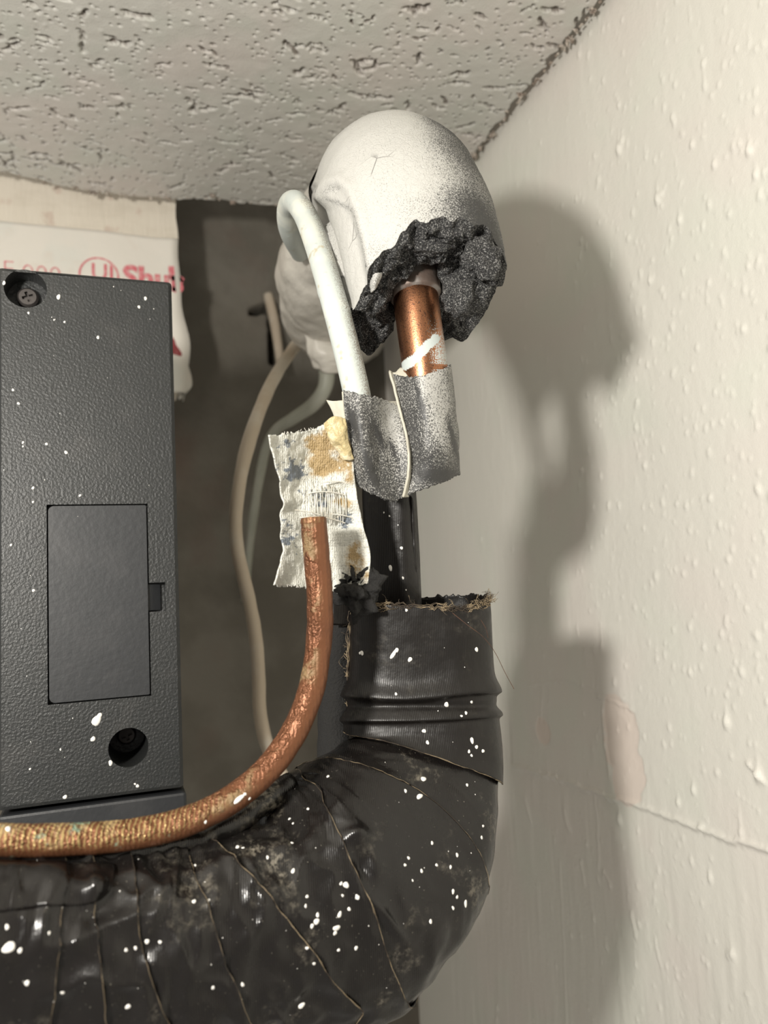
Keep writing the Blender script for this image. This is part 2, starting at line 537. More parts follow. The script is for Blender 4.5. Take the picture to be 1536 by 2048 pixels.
# ragged cut edges: shift the last rows of the grid
be = np.array([(-60, 335), (0, 346), (60, 355), (140, 376), (250, 392), (340, 398), (430, 399), (470, 405), (560, 412), (700, 422), (860, 432)], float)
bw = on_plane(be[:, 0], be[:, 1], 2, CZ)
yb = np.interp(gx, bw[:, 0], bw[:, 1])+.0012*fbm(np.stack([gx, 0*gx, 0*gx], -1), 160, 3, 9)
xr = .2438+.0014*fbm(np.stack([gy, 0*gy, 0*gy], -1), 120, 3, 15)
xr = np.minimum(xr, WX-.0022)
fy = sm(.50, .555, gy)[None, :]
Yd = YY+(yb-.555)[:, None]*fy
fx = sm(.235, .2462, gx)[:, None]
Xd = XX+(xr-.2462)[None, :]*fx
V = np.stack([Xd, Yd, CZ+Hc], -1)
nx, ny = len(gx), len(gy)
Fc = grid_faces(nx, ny)
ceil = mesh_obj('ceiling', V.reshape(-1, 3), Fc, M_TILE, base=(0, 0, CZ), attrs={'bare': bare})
tag(ceil, 'white painted ceiling tile with pits and fissures', kind='structure')
# tile thickness along the cut edges, fibrous
th = .016
e1 = V[:, -1]; e2 = V[::-1][:, :][:, 0] if False else V[-1, ::-1]
edge = np.vstack([e1, e2])[::2]
nE = 6
Gs = np.array([edge+np.array([0, 0, th*k/(nE-1)]) for k in range(nE)])
Gs[1:] += .0007*np.stack([fbm(Gs[1:], 700, 2, 21), fbm(Gs[1:], 700, 2, 22), 0*Gs[1:, :, 0]], -1)
Gs[1:, :, 0] = np.minimum(Gs[1:, :, 0], WX-.001)
mesh_obj('tile_edge', Gs.reshape(-1, 3), grid_faces(*Gs.shape[:2]), M_TILESIDE, ceil)
mb = MB(); mb.box((-.45, -.5, CZ+.006), (.243, .5, CZ+.016)); mb.build('tile_core', M_TILESIDE, ceil)
# torn paper flakes along the edges
mb = MB()
fl = [(185, 386, 10), (150, 377, 7), (215, 388, 8), (424, 392, 9), (250, 392, 6), (335, 398, 7), (90, 366, 6), (300, 396, 5), (465, 404, 6)]
fr = [(1138, 80, 9), (1122, 96, 8), (1040, 190, 7), (985, 272, 8), (945, 312, 11), (1182, 22, 8), (1075, 160, 5), (1012, 225, 5), (960, 296, 6), (1150, 62, 5)]
for k in range(36):
    t = rng.random(); fr.append((940+265*t, 325-325*t, rng.uniform(1.5, 3.5)))
for k in range(26):
    t = rng.random(); fl.append((560*t, np.interp(560*t, be[:, 0], be[:, 1]), rng.uniform(1.5, 3.5)))
for (x, y, s) in fl+fr:
    for q in range(3 if s > 4 else 2):
        c = on_plane(np.array(x), np.array(y-2), 2, CZ-.0002)
        w = s*.00028
        n = 7
        u = np.linspace(-1, 1, n)[:, None]; v = np.linspace(0, 1, n)[None, :]
        a = rng.uniform(0, 6.28)
        G = np.stack([u*(1-.5*v)*w*math.cos(a)-v*w*math.sin(a)*.8, u*w*math.sin(a)*.6+v*w*math.cos(a)*.8, -.9*w*v**1.5*rng.uniform(.4, 1.2)+0*u], -1)+c
        G += (w*.55)*np.stack([fbm(G, 900, 2, 31+q), fbm(G, 900, 2, 41+q), fbm(G, 900, 2, 51+q)], -1)*.8
        G[..., 0] = np.minimum(G[..., 0], WX-.0012)
        mb.grid(G)
tf = mb.build('torn_paper', M_TORN, ceil, True); tf['kind'] = 'stuff'
md = tf.modifiers.new('t', 'SOLIDIFY'); md.thickness = .0004

# right wall: drips, ridges and peeled paint are in the mesh
SW = .00088
wy = np.concatenate([np.linspace(-.6, .10, 10)[:-1], np.arange(.10, .60, SW), np.linspace(.60, BY+.05, 16)])
wz = np.concatenate([np.linspace(-.75, -.34, 8)[:-1], np.arange(-.34, .312, SW), np.linspace(.315, .42, 5)])+CAM[2]
Hw = np.zeros((len(wy), len(wz))); bw_ = np.zeros_like(Hw)
A, B = np.meshgrid(wy, wz, indexing='ij')
pp = np.stack([A, B, 0*A], -1)
Hw += .0005*fbm(pp, 16, 2, 61)+.00006*fbm(pp*np.array([2.2, .7, 1]), 110, 2, 66)
low = sm(2.14, 2.02, B)
Hw += low*.00016*fbm(pp*np.array([4, .5, 1]), 55, 2, 71)
def wall_uv(px, py):
    q = on_plane(np.asarray(px, float), np.asarray(py, float), 0, WX)
    return q[..., 1], q[..., 2]
for k in range(2300):
    px, py = rng.uniform(960, 1840), rng.uniform(-100, 2150)
    if px < 1150 and rng.random() < .65: continue
    if py > 1350 and rng.random() < .35: continue
    y, z = wall_uv(px, py)
    r = .0006+abs(rng.normal(0, .0004))
    stamp(Hw, wy, wz, y, z, r*.85, r*rng.uniform(1.0, 1.7), rng.normal(0, .15), r*rng.uniform(.3, .55), 1.3)
    if rng.random() < .025:
        stamp(Hw, wy, wz, y, z+r*3, r*.45, r*3.5, 0, r*.3, 1.2)
for (px, py, r) in [(1237, 298, 2.6), (1243, 282, 1.8), (1316, 398, 2.4), (1300, 560, 1.6), (1500, 300, 2.2), (1430, 330, 1.7), (1345, 236, 1.5), (1236, 210, 1.4), (1360, 440, 1.8), (1385, 290, 1.6), (1512, 350, 1.8),
                    (1405, 128, 1.5), (1390, 1580, 1.8), (1360, 1605, 1.6), (1465, 1910, 1.9), (1420, 1755, 1.6), (1240, 1640, 2.2), (1235, 1460, 1.2), (1520, 1550, 2.6), (1455, 1445, 2.4), (1380, 1345, 1.5)]:
    y, z = wall_uv(px, py)
    stamp(Hw, wy, wz, y, z, r*.0007, r*.0012, 0, r*.0006, 1.4)
    stamp(Hw, wy, wz, y, z+r*.0018, r*.0003, r*.0014, 0, r*.00015, 1.2)
def crease(poly, width, hgt, step=0.0, seed=0, jag=.0007):
    q = np.array([wall_uv(*p) for p in poly])
    yy = wy[(wy > q[:, 0].min()-.01) & (wy < q[:, 0].max()+.01)]
    o = np.argsort(q[:, 0]); ys, zs = q[o, 0], q[o, 1]
    zc = np.interp(wy, ys, zs)+jag*fbm(np.stack([wy, 0*wy, 0*wy], -1), 260, 3, seed)
    inside = sm(ys[0]-.004, ys[0], wy)*sm(ys[-1]+.004, ys[-1], wy)
    d = B-zc[:, None]
    Hw[:] += inside[:, None]*(hgt*np.exp(-(d/width)**2)+step*sm(-.0012, .0012, d)*np.exp(-np.maximum(d, 0)/.03))
crease([(1030, 1532), (1110, 1556), (1190, 1584), (1240, 1600), (1300, 1618), (1380, 1650), (1450, 1676), (1560, 1706), (1700, 1742), (1900, 1790)], .0013, .0016, .0012, 81)
crease([(1060, 1370), (1130, 1360), (1200, 1385), (1250, 1400)], .0006, .0004, .0002, 83)
crease([(1200, 1396), (1240, 1406), (1262, 1420)], .0006, .0007, .0003, 85)
def vcrease(poly, width, hgt, seed=0, jag=.0006):
    q = np.array([wall_uv(*p) for p in poly]); o = np.argsort(q[:, 1]); ys, zs = q[o, 0], q[o, 1]
    yc = np.interp(wz, zs, ys)+jag*fbm(np.stack([wz, 0*wz, 0*wz], -1), 240, 3, seed)
    ins = sm(zs[0]-.003, zs[0], wz)*sm(zs[-1]+.003, zs[-1], wz)
    Hw[:] += ins[None, :]*hgt*np.exp(-((A-yc[None, :])/width)**2)
vcrease([(1206, 1420), (1212, 1490), (1222, 1550)], .0008, .0009, 91)
vcrease([(1188, 1590), (1196, 1650), (1198, 1735)], .0006, .0005, 93)
vcrease([(1120, 1725), (1128, 1900), (1132, 2048)], .0010, .00035, 95, .0003)
vcrease([(1210, 1745), (1222, 1770)], .0009, .0009, 97)
vcrease([(1163, 1725), (1170, 1765)], .0009, .0007, 98)
vcrease([(1128, 1620), (1140, 1660)], .0016, .0006, 99)
vcrease([(1266, 1830), (1272, 1870)], .0010, .0009, 101)
vcrease([(1310, 1880), (1320, 1930)], .0006, .0006, 102)
vcrease([(1052, 1600), (1062, 1645)], .0010, .0007, 103)
vcrease([(1500, 1530), (1530, 1560)], .0012, .0012, 104)
vcrease([(1520, 1620), (1480, 1590)], .0006, .0005, 105)
vcrease([(1084, 1400), (1082, 1440)], .0007, .0006, 106)
def patch(poly, amt, rough=.0015, seed=0):      # bare peeled spot with an outline of its own
    q = np.array([wall_uv(*p) for p in poly])
    c = q.mean(0); an = np.arctan2(q[:, 1]-c[1], q[:, 0]-c[0]); rr = np.hypot(*(q-c).T); o = np.argsort(an)
    a2 = np.arctan2(B-c[1], A-c[0]); R = np.interp(a2, an[o], rr[o], period=2*np.pi)
    D = np.hypot(A-c[0], B-c[1])+rough*fbm(pp, 180, 3, seed)
    k = sm(1.04, .96, D/R)
    np.maximum(bw_, amt*k, out=bw_)
    Hw[:] -= .00035*k
patch([(1212, 1392), (1262, 1410), (1278, 1500), (1284, 1600), (1240, 1602), (1226, 1540), (1214, 1470)], .85, seed=111)
patch([(1078, 1436), (1090, 1440), (1096, 1490), (1086, 1486)], .8, .0006, 113)
V = np.stack([WX-Hw, A, B], -1)
wall = mesh_obj('wall_right', V.reshape(-1, 3), grid_faces(*V.shape[:2])[:, ::-1].copy(), M_WALL, base=(WX, 0, 1.45), attrs={'bare': bw_})
tag(wall, 'cream painted wall with paint drips and a long ridge', kind='structure')

# far wall, with a broken hole the lines run through
hc = on_plane(np.array(522.), np.array(618.), 1, BY)
x0, x1, z0, z1 = -.7, WX+.02, 1.40, 2.75
bx = np.concatenate([np.linspace(x0, hc[0]-.05, 8)[:-1], np.linspace(hc[0]-.05, hc[0]+.09, 60), np.linspace(hc[0]+.09, x1, 5)[1:]])
bz = np.concatenate([np.linspace(z0, hc[2]-.08, 12)[:-1], np.linspace(hc[2]-.08, hc[2]+.05, 60), np.linspace(hc[2]+.05, z1, 8)[1:]])
Xb, Zb = np.meshgrid(bx, bz, indexing='ij')
px = proj(np.stack([Xb, 0*Xb+BY, Zb], -1))
hole = np.exp(-((px[..., 0]-524)/26)**2-((px[..., 1]-618+.25*(px[..., 0]-524))/11)**2)+.9*np.exp(-((px[..., 0]-548)/11)**4-((px[..., 1]-668)/62)**4)
Vb = np.stack([Xb, BY+.05*sm(.35, .8, hole+.12*fbm(np.stack([Xb, 0*Xb, Zb], -1), 120, 2, 5))+.0015*fbm(np.stack([Xb, 0*Xb, Zb], -1), 25, 3, 6), Zb], -1)
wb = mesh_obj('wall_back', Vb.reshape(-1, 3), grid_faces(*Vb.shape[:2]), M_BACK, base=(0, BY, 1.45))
tag(wb, 'shadowed rough back wall with a broken hole', kind='structure')

# ------------------------------------------------------------------ header board with printed tape
HY = .585
hx1 = float(on_plane(np.array(351.), np.array(420.), 1, HY)[0])
hz0 = float(on_plane(np.array(358.), np.array(775.), 1, HY)[2])
zs_top = float(on_plane(np.array(170.), np.array(461.), 1, HY)[2])
header = thing('header_board', 'cream painted wooden header behind the black box, wrapped in red-printed white tape', 'header board', (-.12, HY+.02, hz0))
nx_, nz_ = 120, 60
gx_ = np.linspace(-.5, hx1, nx_); gz_ = np.linspace(hz0, 2.62, nz_)
Xh, Zh = np.meshgrid(gx_, gz_, indexing='ij')
ph = np.stack([Xh, 0*Xh, Zh], -1)
edgew = .0015*fbm(ph, 60, 2, 200)*sm(hx1-.02, hx1, Xh)
front = np.stack([Xh+edgew, HY+.0006*fbm(ph*np.array([5, 1, .6]), 60, 3, 201), Zh], -1)
back = front.copy(); back[..., 1] = HY+.04
mb = MB(); mb.grid(front); mb.grid(back[:, ::-1])
mb.grid(np.stack([front[-1], back[-1]])); mb.grid(np.stack([back[0], front[0]]))
mb.grid(np.stack([back[:, 0], front[:, 0]], 0)); mb.grid(np.stack([front[:, -1], back[:, -1]], 0))
mb.build('board', M_HEADER, header, True)
# the white tape: lies on the front, rounds the corner with a loose wavy edge
xs = np.linspace(-.5, hx1+.001, 90); zz = np.linspace(hz0-.004, zs_top, 50)
Xs, Zs = np.meshgrid(xs, zz, indexing='ij')
pp = np.stack([Xs, 0*Xs, Zs], -1)
k = sm(hx1-.012, hx1, Xs)
lowk = sm(zs_top-.03, hz0, Zs)
sag = .006*np.exp(-((Zs-(hz0+.028))/.03)**2)
Gs = np.stack([Xs+k*(sag+.0012*fbm(pp, 45, 2, 211)), HY-.0011-.0006*fbm(pp, 30, 2, 212)*(1-k)-k*.001, Zs+.0006*fbm(pp, 40, 2, 213)], -1)
tp = mesh_obj('white_tape', Gs.reshape(-1, 3), grid_faces(90, 50), M_SHEET, header)
md = tp.modifiers.new('t', 'SOLIDIFY'); md.thickness = .0005
# loose tape edge folded back round the corner
ed = Gs[-1]
G2 = np.stack([ed+np.array([.0012*math.sin(a*1.6), .028*a, 0]) for a in np.linspace(0, 1, 8)])
o = mesh_obj('tape_return', G2.reshape(-1, 3), grid_faces(8, 50), M_SHEET, tp)
md = o.modifiers.new('t', 'SOLIDIFY'); md.thickness = .0005
# a hanging scrap under it
scr = sheet('tape_scrap', [[(352, 722, .60), (365, 716, .60), (372, 722, .605)], [(356, 760, .60), (372, 762, .60), (384, 768, .605)], [(358, 800, .60), (364, 796, .60), (368, 790, .605)]], M_SHEET, header, 12, 12, .0008, 90, .0004)

def lettering(txt, px, py, size, mat, name, ang=0.0, bold=0.0):
    """flat printed letters lying on the tape; (px,py) is the lower left corner"""
    cu = bpy.data.curves.new('t', 'FONT'); cu.body = txt; cu.size = size; cu.offset = bold; cu.resolution_u = 3
    ob = bpy.data.objects.new('t', cu); COL.objects.link(ob)
    dg = bpy.context.evaluated_depsgraph_get()
    me = bpy.data.meshes.new_from_object(ob.evaluated_get(dg))
    vs_ = np.array([v.co[:] for v in me.vertices]); fs = [tuple(p.vertices) for p in me.polygons]
    bpy.data.objects.remove(ob); bpy.data.curves.remove(cu); bpy.data.meshes.remove(me)
    c, s = math.cos(ang), math.sin(ang)
    q = on_plane(np.array(float(px)), np.array(float(py)), 1, HY-.0024)
    W = np.stack([q[0]+c*vs_[:, 0]-s*vs_[:, 1], np.full(len(vs_), HY-.0024), q[2]+s*vs_[:, 0]+c*vs_[:, 1]], 1)
    return mesh_obj(name, W, fs, mat, tp, smooth=False)
lettering('E', 3, 552, .0175, M_RED, 'red_letter', 0, -.0004)
lettering('000', 42, 560, .0180, M_RED, 'red_letter', 0, -.0004)
lettering('UL', 181, 557, .0175, M_RED, 'red_letter', 0, .0002)
lettering('Shur', 246, 572, .0235, M_RED, 'red_letter', 0, .0009)
lettering('E', 338, 556, .0125, M_RED, 'red_letter', 0, .0012)
lettering('3', 345, 582, .0165, M_RED, 'red_letter', 0, .0012)
lettering('V', 352, 716, .0150, M_DRED, 'red_letter', .9, .0018)
# the ring of the round mark
c = on_plane(np.array(198.), np.array(551.), 1, HY-.0023)
ring = []
an = np.linspace(0, 2*np.pi, 49)
for r in (.0128, .0141):
    ring.append(np.stack([c[0]+r*np.cos(an), np.full(49, HY-.0023), c[2]+r*np.sin(an)], 1))
mesh_obj('red_ring', np.stack(ring).reshape(-1, 3), grid_faces(2, 49), M_RED, tp, smooth=False)

# ------------------------------------------------------------------ black box
FY = .33                                     # front face
def fb(px, py, y=FY):
    q = on_plane(np.array(float(px)), np.array(float(py)), 1, y)
    return float(q[0]), float(q[2])
xr_ = (fb(337, 700)[0]+fb(368, 1400)[0])/2+.0005
zt = fb(170, 548.5)[1]; zb = fb(190, 1598)[1]
XL = fb(-5, 540)[0]
box = thing('wall_box', 'black textured plastic box with small hatch and screw holes at the left edge', 'plastic box', (-.03, FY+.04, zb-.05))
def circle(c, r, n=40): return [(c[0]+r*math.cos(2*math.pi*i/n), c[1]+r*math.sin(2*math.pi*i/n)) for i in range(n)]
def rrect(x0, x1, z0, z1, rl, rr, n=6):
    out = []
    for (cx, cz, a0, r) in ((x1-rr, z0+rr, -90, rr), (x1-rr, z1-rr, 0, rr), (x0+rl, z1-rl, 90, rl), (x0+rl, z0+rl, 180, rl)):
        for i in range(n+1):
            a = math.radians(a0+90*i/n); out.append((cx+r*math.cos(a), cz+r*math.sin(a)))
    return out
h1 = fb(51, 577); h2 = fb(257, 1495); hr = .0080
dx0, dz1 = fb(96, 1012); dx1, _ = fb(296, 1200); _, dz0 = fb(200, 1398)
nx0 = dx1; nx1 = fb(331, 1190)[0]; nz1 = fb(315, 1165)[1]; nz0 = fb(315, 1223)[1]
g = .00055
door_hole = [(dx0-g, dz0-g), (dx1+g, dz0-g), (dx1+g, nz0), (nx1, nz0), (nx1, nz1), (dx1+g, nz1), (dx1+g, dz1+g), (dx0-g, dz1+g)]
def plate(outline, holes, y, name=None):
    """flat face with holes -> bmesh (verts on plane y)"""
    bm = bmesh.new()
    loops = []
    for lp in [outline]+holes:
        vs_ = [bm.verts.new((x, y, z)) for x, z in lp]
        es = [bm.edges.new((vs_[i], vs_[(i+1) % len(vs_)])) for i in range(len(vs_))]
        loops.append((vs_, es))
    bmesh.ops.triangle_fill(bm, edges=[e for l in loops for e in l[1]], use_beauty=True, normal=(0, -1, 0))
    return bm, loops
def wallring(bm, loop, y2, dx=0.0):
    vs_ = loop[0]
    nv = [bm.verts.new((v.co.x, y2, v.co.z)) for v in vs_]
    for i in range(len(vs_)):
        j = (i+1) % len(vs_)
        bm.faces.new((vs_[i], vs_[j], nv[j], nv[i]))
    return nv
ch = .0014
inner = rrect(XL+ch, xr_-ch, zb+ch, zt-ch, .001, .001, 3)
bm, loops = plate(inner, [circle(h1, hr), circle(h2, hr*.95), door_hole], FY)
outer = rrect(XL, xr_, zb, zt, .0014, .0014, 3)
ov = [bm.verts.new((x, FY+ch*.8, z)) for x, z in outer]
ov2 = [bm.verts.new((x, FY+.036, z)) for x, z in outer]
iv = loops[0][0]
for i in range(len(iv)):
    j = (i+1) % len(iv)
    bm.faces.new((iv[i], iv[j], ov[j], ov[i])); bm.faces.new((ov[i], ov[j], ov2[j], ov2[i]))
for k, (lp, dep) in enumerate(((loops[1], .012), (loops[2], .034), (loops[3], .0055))):
    nv = wallring(bm, lp, FY+dep)
    bm.faces.new(nv)
bmesh.ops.recalc_face_normals(bm, faces=bm.faces)
def bm_obj(name, bm, mat, parent, smooth=False):
    V = np.array([v.co[:] for v in bm.verts]); bm.verts.index_update()
    F_ = [tuple(v.index for v in f.verts) for f in bm.faces]; bm.free()
    return mesh_obj(name, V, F_, mat, parent, smooth=smooth)
cover = bm_obj('cover', bm, M_PLASTIC, box)
# rear shell, a little wider than the cover
zbase = fb(345, 579, FY+.03)[1]
zbot = fb(200, 1700)[1]-.012
mb = MB(); mb.box((XL, FY+.0362, zbot), (xr_+.0030, FY+.105, zbase)); o = mb.build('rear_shell', M_PLASTIC2, box)
md = o.modifiers.new('b', 'BEVEL'); md.width = .0012; md.segments = 2
mb = MB(); mb.box((XL, FY+.0015, zbot), (xr_+.0012, FY+.0362, zb-.0022)); o = mb.build('lower_panel', M_PLASTIC2, box)
md = o.modifiers.new('b', 'BEVEL'); md.width = .0012; md.segments = 2
# hatch
bm, loops = plate(rrect(dx0, dx1, dz0, dz1, .0022, .0006, 5), [], FY+.00025)
nv = wallring(bm, loops[0], FY+.004)
bmesh.ops.recalc_face_normals(bm, faces=bm.faces)
hatch = bm_obj('hatch', bm, M_PLASTIC2, box)
md = hatch.modifiers.new('b', 'BEVEL'); md.width = .0003; md.segments = 2; md.limit_method = 'ANGLE'
mb = MB()
xa, xb2 = dx1-.0002, nx1-.0018
mb.add([(xa, FY+.0012, nz0+.0006), (xb2, FY+.0042, nz0+.0006), (xb2, FY+.0042, nz1-.0006), (xa, FY+.0012, nz1-.0006),
        (xa, FY+.0052, nz0+.0006), (xb2, FY+.0052, nz0+.0006), (xb2, FY+.0052, nz1-.0006), (xa, FY+.0052, nz1-.0006)],
       [(0, 1, 2, 3), (7, 6, 5, 4), (0, 4, 5, 1), (1, 5, 6, 2), (2, 6, 7, 3), (3, 7, 4, 0)])
mb.build('latch_tab', M_PLASTIC2, hatch)
# cross-head screws at the bottom of the two wells
for (c, dep, rr) in ((h1, .0119, .0042), (h2, .0339, .0040)):
    w, l = .0006, .0022
    cross = [(w, l), (-w, l), (-w, w), (-l, w), (-l, -w), (-w, -w), (-w, -l), (w, -l), (w, -w), (l, -w), (l, w), (w, w)]
    ca, sa = math.cos(.35), math.sin(.35)
    cross = [(c[0]+x*ca-z*sa, c[1]+x*sa+z*ca) for x, z in cross]
    bm, loops = plate(circle(c, rr*.8, 28), [cross], FY+dep-.0032)
    nv = wallring(bm, loops[1], FY+dep-.0014); bm.faces.new(nv)
    o2 = [bm.verts.new((x, FY+dep-.0022, z)) for x, z in circle(c, rr, 28)]
    o3 = [bm.verts.new((x, FY+dep, z)) for x, z in circle(c, rr, 28)]
    iv = loops[0][0]
    for i in range(28):
        j = (i+1) % 28
        bm.faces.new((iv[i], iv[j], o2[j], o2[i])); bm.faces.new((o2[i], o2[j], o3[j], o3[i]))
    bmesh.ops.recalc_face_normals(bm, faces=bm.faces)
    bm_obj('screw', bm, M_SCREW, box)
mb = MB(); mb.box((-.05, FY+.105, 2.30), (0, HY+.002, 2.304)); mb.box((-.05, FY+.1051, 2.26), (0, FY+.108, 2.304)); mb.box((-.05, HY-.004, 2.30), (0, HY, 2.34))
mb.build('mounting_bracket', M_BRACKET, box)

# ------------------------------------------------------------------ surface finder for drawn lines on swept tubes
def nearest_on(G, pts, front):
    """G: (ns, nth, 3) grid with a boolean mask of usable vertices; returns fractional (s, th) indices"""
    pr = proj(G)
    out = []
    for p in pts:
        d = np.hypot(pr[..., 0]-p[0], pr[..., 1]-p[1])
        d = np.where(front, d, 1e9)
        out.append(np.unravel_index(np.argmin(d), d.shape))
    return np.array(out)
def cam_facing(G):
    ds = np.gradient(G, axis=0); dt = np.roll(G, -1, 1)-np.roll(G, 1, 1)
    n = np.cross(dt, ds)
    ctr = G.mean(1, keepdims=True)
    n *= np.sign(np.sum(n*(G-ctr), -1, keepdims=True))
    return np.sum(n*(CAM-G), -1) > 0

# ------------------------------------------------------------------ white foam elbow
ES = [(862, 720, .262, .0280), (858, 680, .263, .0282), (852, 600, .266, .0284), (838, 520, .271, .0292), (818, 445, .279, .0294), (797, 396, .295, .0296), (772, 388, .323, .0292),
      (738, 420, .362, .0284), (700, 485, .402, .0280), (665, 555, .45, .0278), (662, 630, .53, .0270), (705, 662, .700, .0262)]
Wp = np.hstack([PL([e[:3] for e in ES]), np.array([[e[3]] for e in ES])])
NS, NT = 420, 220
Q, LEN = catmull(Wp, NS)
C, Rr = Q[:, :3], Q[:, 3]
T, N, Bn = frames(C)
G0 = sweep(C, Rr, NT, T, N, Bn)
facing = cam_facing(G0)
s_foam_end = int(np.argmin(np.linalg.norm(C-P(np.array(705.), np.array(475.), np.array(.396)), axis=1)))
tear_front = [(699, 600), (722, 585), (736, 560), (745, 525), (765, 492), (800, 462), (850, 443), (905, 447), (960, 452), (990, 476), (1006, 510), (1015, 540)]
tear_back = [(992, 590), (972, 622), (955, 664), (900, 682), (840, 692), (770, 703), (730, 698), (706, 672), (696, 632)]
a = nearest_on(G0[:200], tear_front, facing[:200]); b = nearest_on(G0[:200], tear_back, ~facing[:200])
al = np.vstack([a, b]); o = np.argsort(al[:, 1])
s_end = np.interp(np.arange(NT), al[o, 1], al[o, 0].astype(float), period=NT)
kern = np.exp(-(np.arange(-6, 7)/4.)**2); kern /= kern.sum()
s_end = np.convolve(np.concatenate([s_end[-6:], s_end, s_end[:6]]), kern, 'valid')
rim_noise = fbm(np.stack([np.cos(np.arange(NT)/NT*6.283), np.sin(np.arange(NT)/NT*6.283), 0*np.arange(NT)], -1)*2, 2.6, 3, 301)
s_end = s_end+2.0*rim_noise
elbow = thing('foam_elbow', 'white sprayed foam pipe insulation elbow with a torn dark open end', 'pipe insulation', tuple(P(np.array(852.), np.array(690.), np.array(.268))))
ns2 = 230
t = np.linspace(0, 1, ns2)[:, None]
sidx = s_end[None, :]*(1-t)+s_foam_end*t            # from the tear up and over to the grey wrap
def sample(G, sidx):
    j = np.broadcast_to(np.arange(G.shape[1])[None, :], sidx.shape)
    i = np.clip(np.floor(sidx).astype(int), 0, len(G)-2); f_ = (sidx-i)[..., None]
    return G[i, j]*(1-f_)+G[i+1, j]*f_
Gf = sample(G0, sidx)
Cf = sample(np.broadcast_to(C[:, None], G0.shape), sidx)
nr = unit(Gf-Cf)
pf = proj(Gf)
ff = sample(facing[..., None].astype(float), sidx)[..., 0] > .5
# the moulded channel for the small line: an arch shaped ridge round a lower flat
arch = np.array([(752, 590), (742, 530), (735, 480), (722, 425), (702, 378), (682, 362), (660, 368), (640, 392)], float)
ap = np.vstack([np.linspace(arch[i], arch[i+1], 12) for i in range(len(arch)-1)])
dist = np.min(np.hypot(pf[..., 0, None]-ap[:, 0], pf[..., 1, None]-ap[:, 1]), -1)
inside = np.zeros(pf.shape[:2])
ax_ = np.interp(pf[..., 1], arch[::-1][:, 1][np.argsort(arch[::-1][:, 1])], arch[::-1][:, 0][np.argsort(arch[::-1][:, 1])])
inside = (pf[..., 0] < ax_) & (pf[..., 1] > 370)
fade = sm(620, 560, pf[..., 1])
bulge = .0016*np.exp(-(dist/13)**2)*fade-.0024*inside*sm(6, 34, dist)*sm(660, 600, pf[..., 1])
bulge = np.where(ff, bulge, 0)
wob = .0007*fbm(Gf, 38, 2, 305)+.00012*fbm(Gf, 420, 2, 306)
Gf = Gf+nr*(bulge+wob)[..., None]
# spray coverage: the coat was sprayed from the left and thins to the right and at the tear
lft = unit(np.array([-.9, -.35, .35]))
cover_ = .24+.42*sm(0, .85, (nr@lft))+.06*sm(0, .1, t)
cover_ += .10*fbm(Gf, 60, 2, 309)
cover_ = np.where(ff & inside & (dist > 10), np.maximum(cover_, .74), cover_)
cover_ -= .22*np.exp(-((dist-12)/7)**2)*inside*ff
skin = mesh_obj('painted_skin', Gf.reshape(-1, 3), grid_faces(ns2, NT, True), M_FOAMSKIN, elbow, attrs={'cover': np.clip(cover_, 0, 1)})
# torn face: from the rim inwards to the pipe hole, clumpy
cp = [(822, 520, .272), (832, 600, .268), (841, 670, .2665), (851, 745, .2660), (858, 830, .2665), (860, 885, .2670)]
CP, _ = catmull(PL(cp), 200)
hc_ = CP[int(np.argmin(np.abs(proj(CP)[:, 1]-578)))]
rim = Gf[0]
axd = unit(CP[60]-CP[20])
ring_c = rim.mean(0)
nrad = 46
u = np.linspace(0, 1, nrad)[:, None]
rel = rim-hc_
rel_r = unit(rel-axd*(rel@axd)[:, None])
angs = np.arange(NT)/NT*6.283
hole_r = .0108+.0030*fbm(np.stack([np.cos(angs), np.sin(angs), 0*angs], -1), 1.6, 2, 311)
hole_r += .004*np.exp(-((np.sum(rel_r*RT, -1)-.55)/.2)**2)*(np.sum(rel_r*UP, -1) < .4)
inner_pt = hc_+rel_r*hole_r[:, None]+axd*((rel@axd)*.35)[:, None]
Gt = rim[None]*(1-u[..., None])+inner_pt[None]*u[..., None]
fn = unit(axd*1.0-FW*.55)
env = sm(0, .22, u)*sm(1.15, .8, u)
clump = .0030*fbm(Gt, 75, 2, 321)+.0022*np.abs(fbm(Gt, 170, 3, 325))+.0014*fbm(Gt, 480, 2, 331)+.0007*fbm(Gt, 1300, 2, 333)
Gt = Gt+fn*(env*clump)[..., None]+unit(np.cross(fn, rel_r))[None]*(env*.0009*fbm(Gt, 300, 2, 341))[..., None]
# rim hairs: small outward tufts
Gt[1:4] += nr[0][None]*(.0004*np.maximum(0, fbm(Gt[1:4], 900, 2, 351)))[..., None]
inn = [Gt[-1]]
for k in range(1, 7):
    q = Gt[-1]-axd*.004*k
    q = q+unit(q-hc_-axd*((q-hc_)@axd)[:, None])*.0011*min(k, 3)
    inn.append(q+.0006*np.stack([fbm(q, 400, 2, 361), fbm(q, 400, 2, 362), fbm(q, 400, 2, 363)], -1))
Gt = np.concatenate([Gt, np.array(inn)[1:]])
torn = mesh_obj('torn_foam', Gt.reshape(-1, 3), grid_faces(Gt.shape[0], NT, True), M_FOAM, elbow)
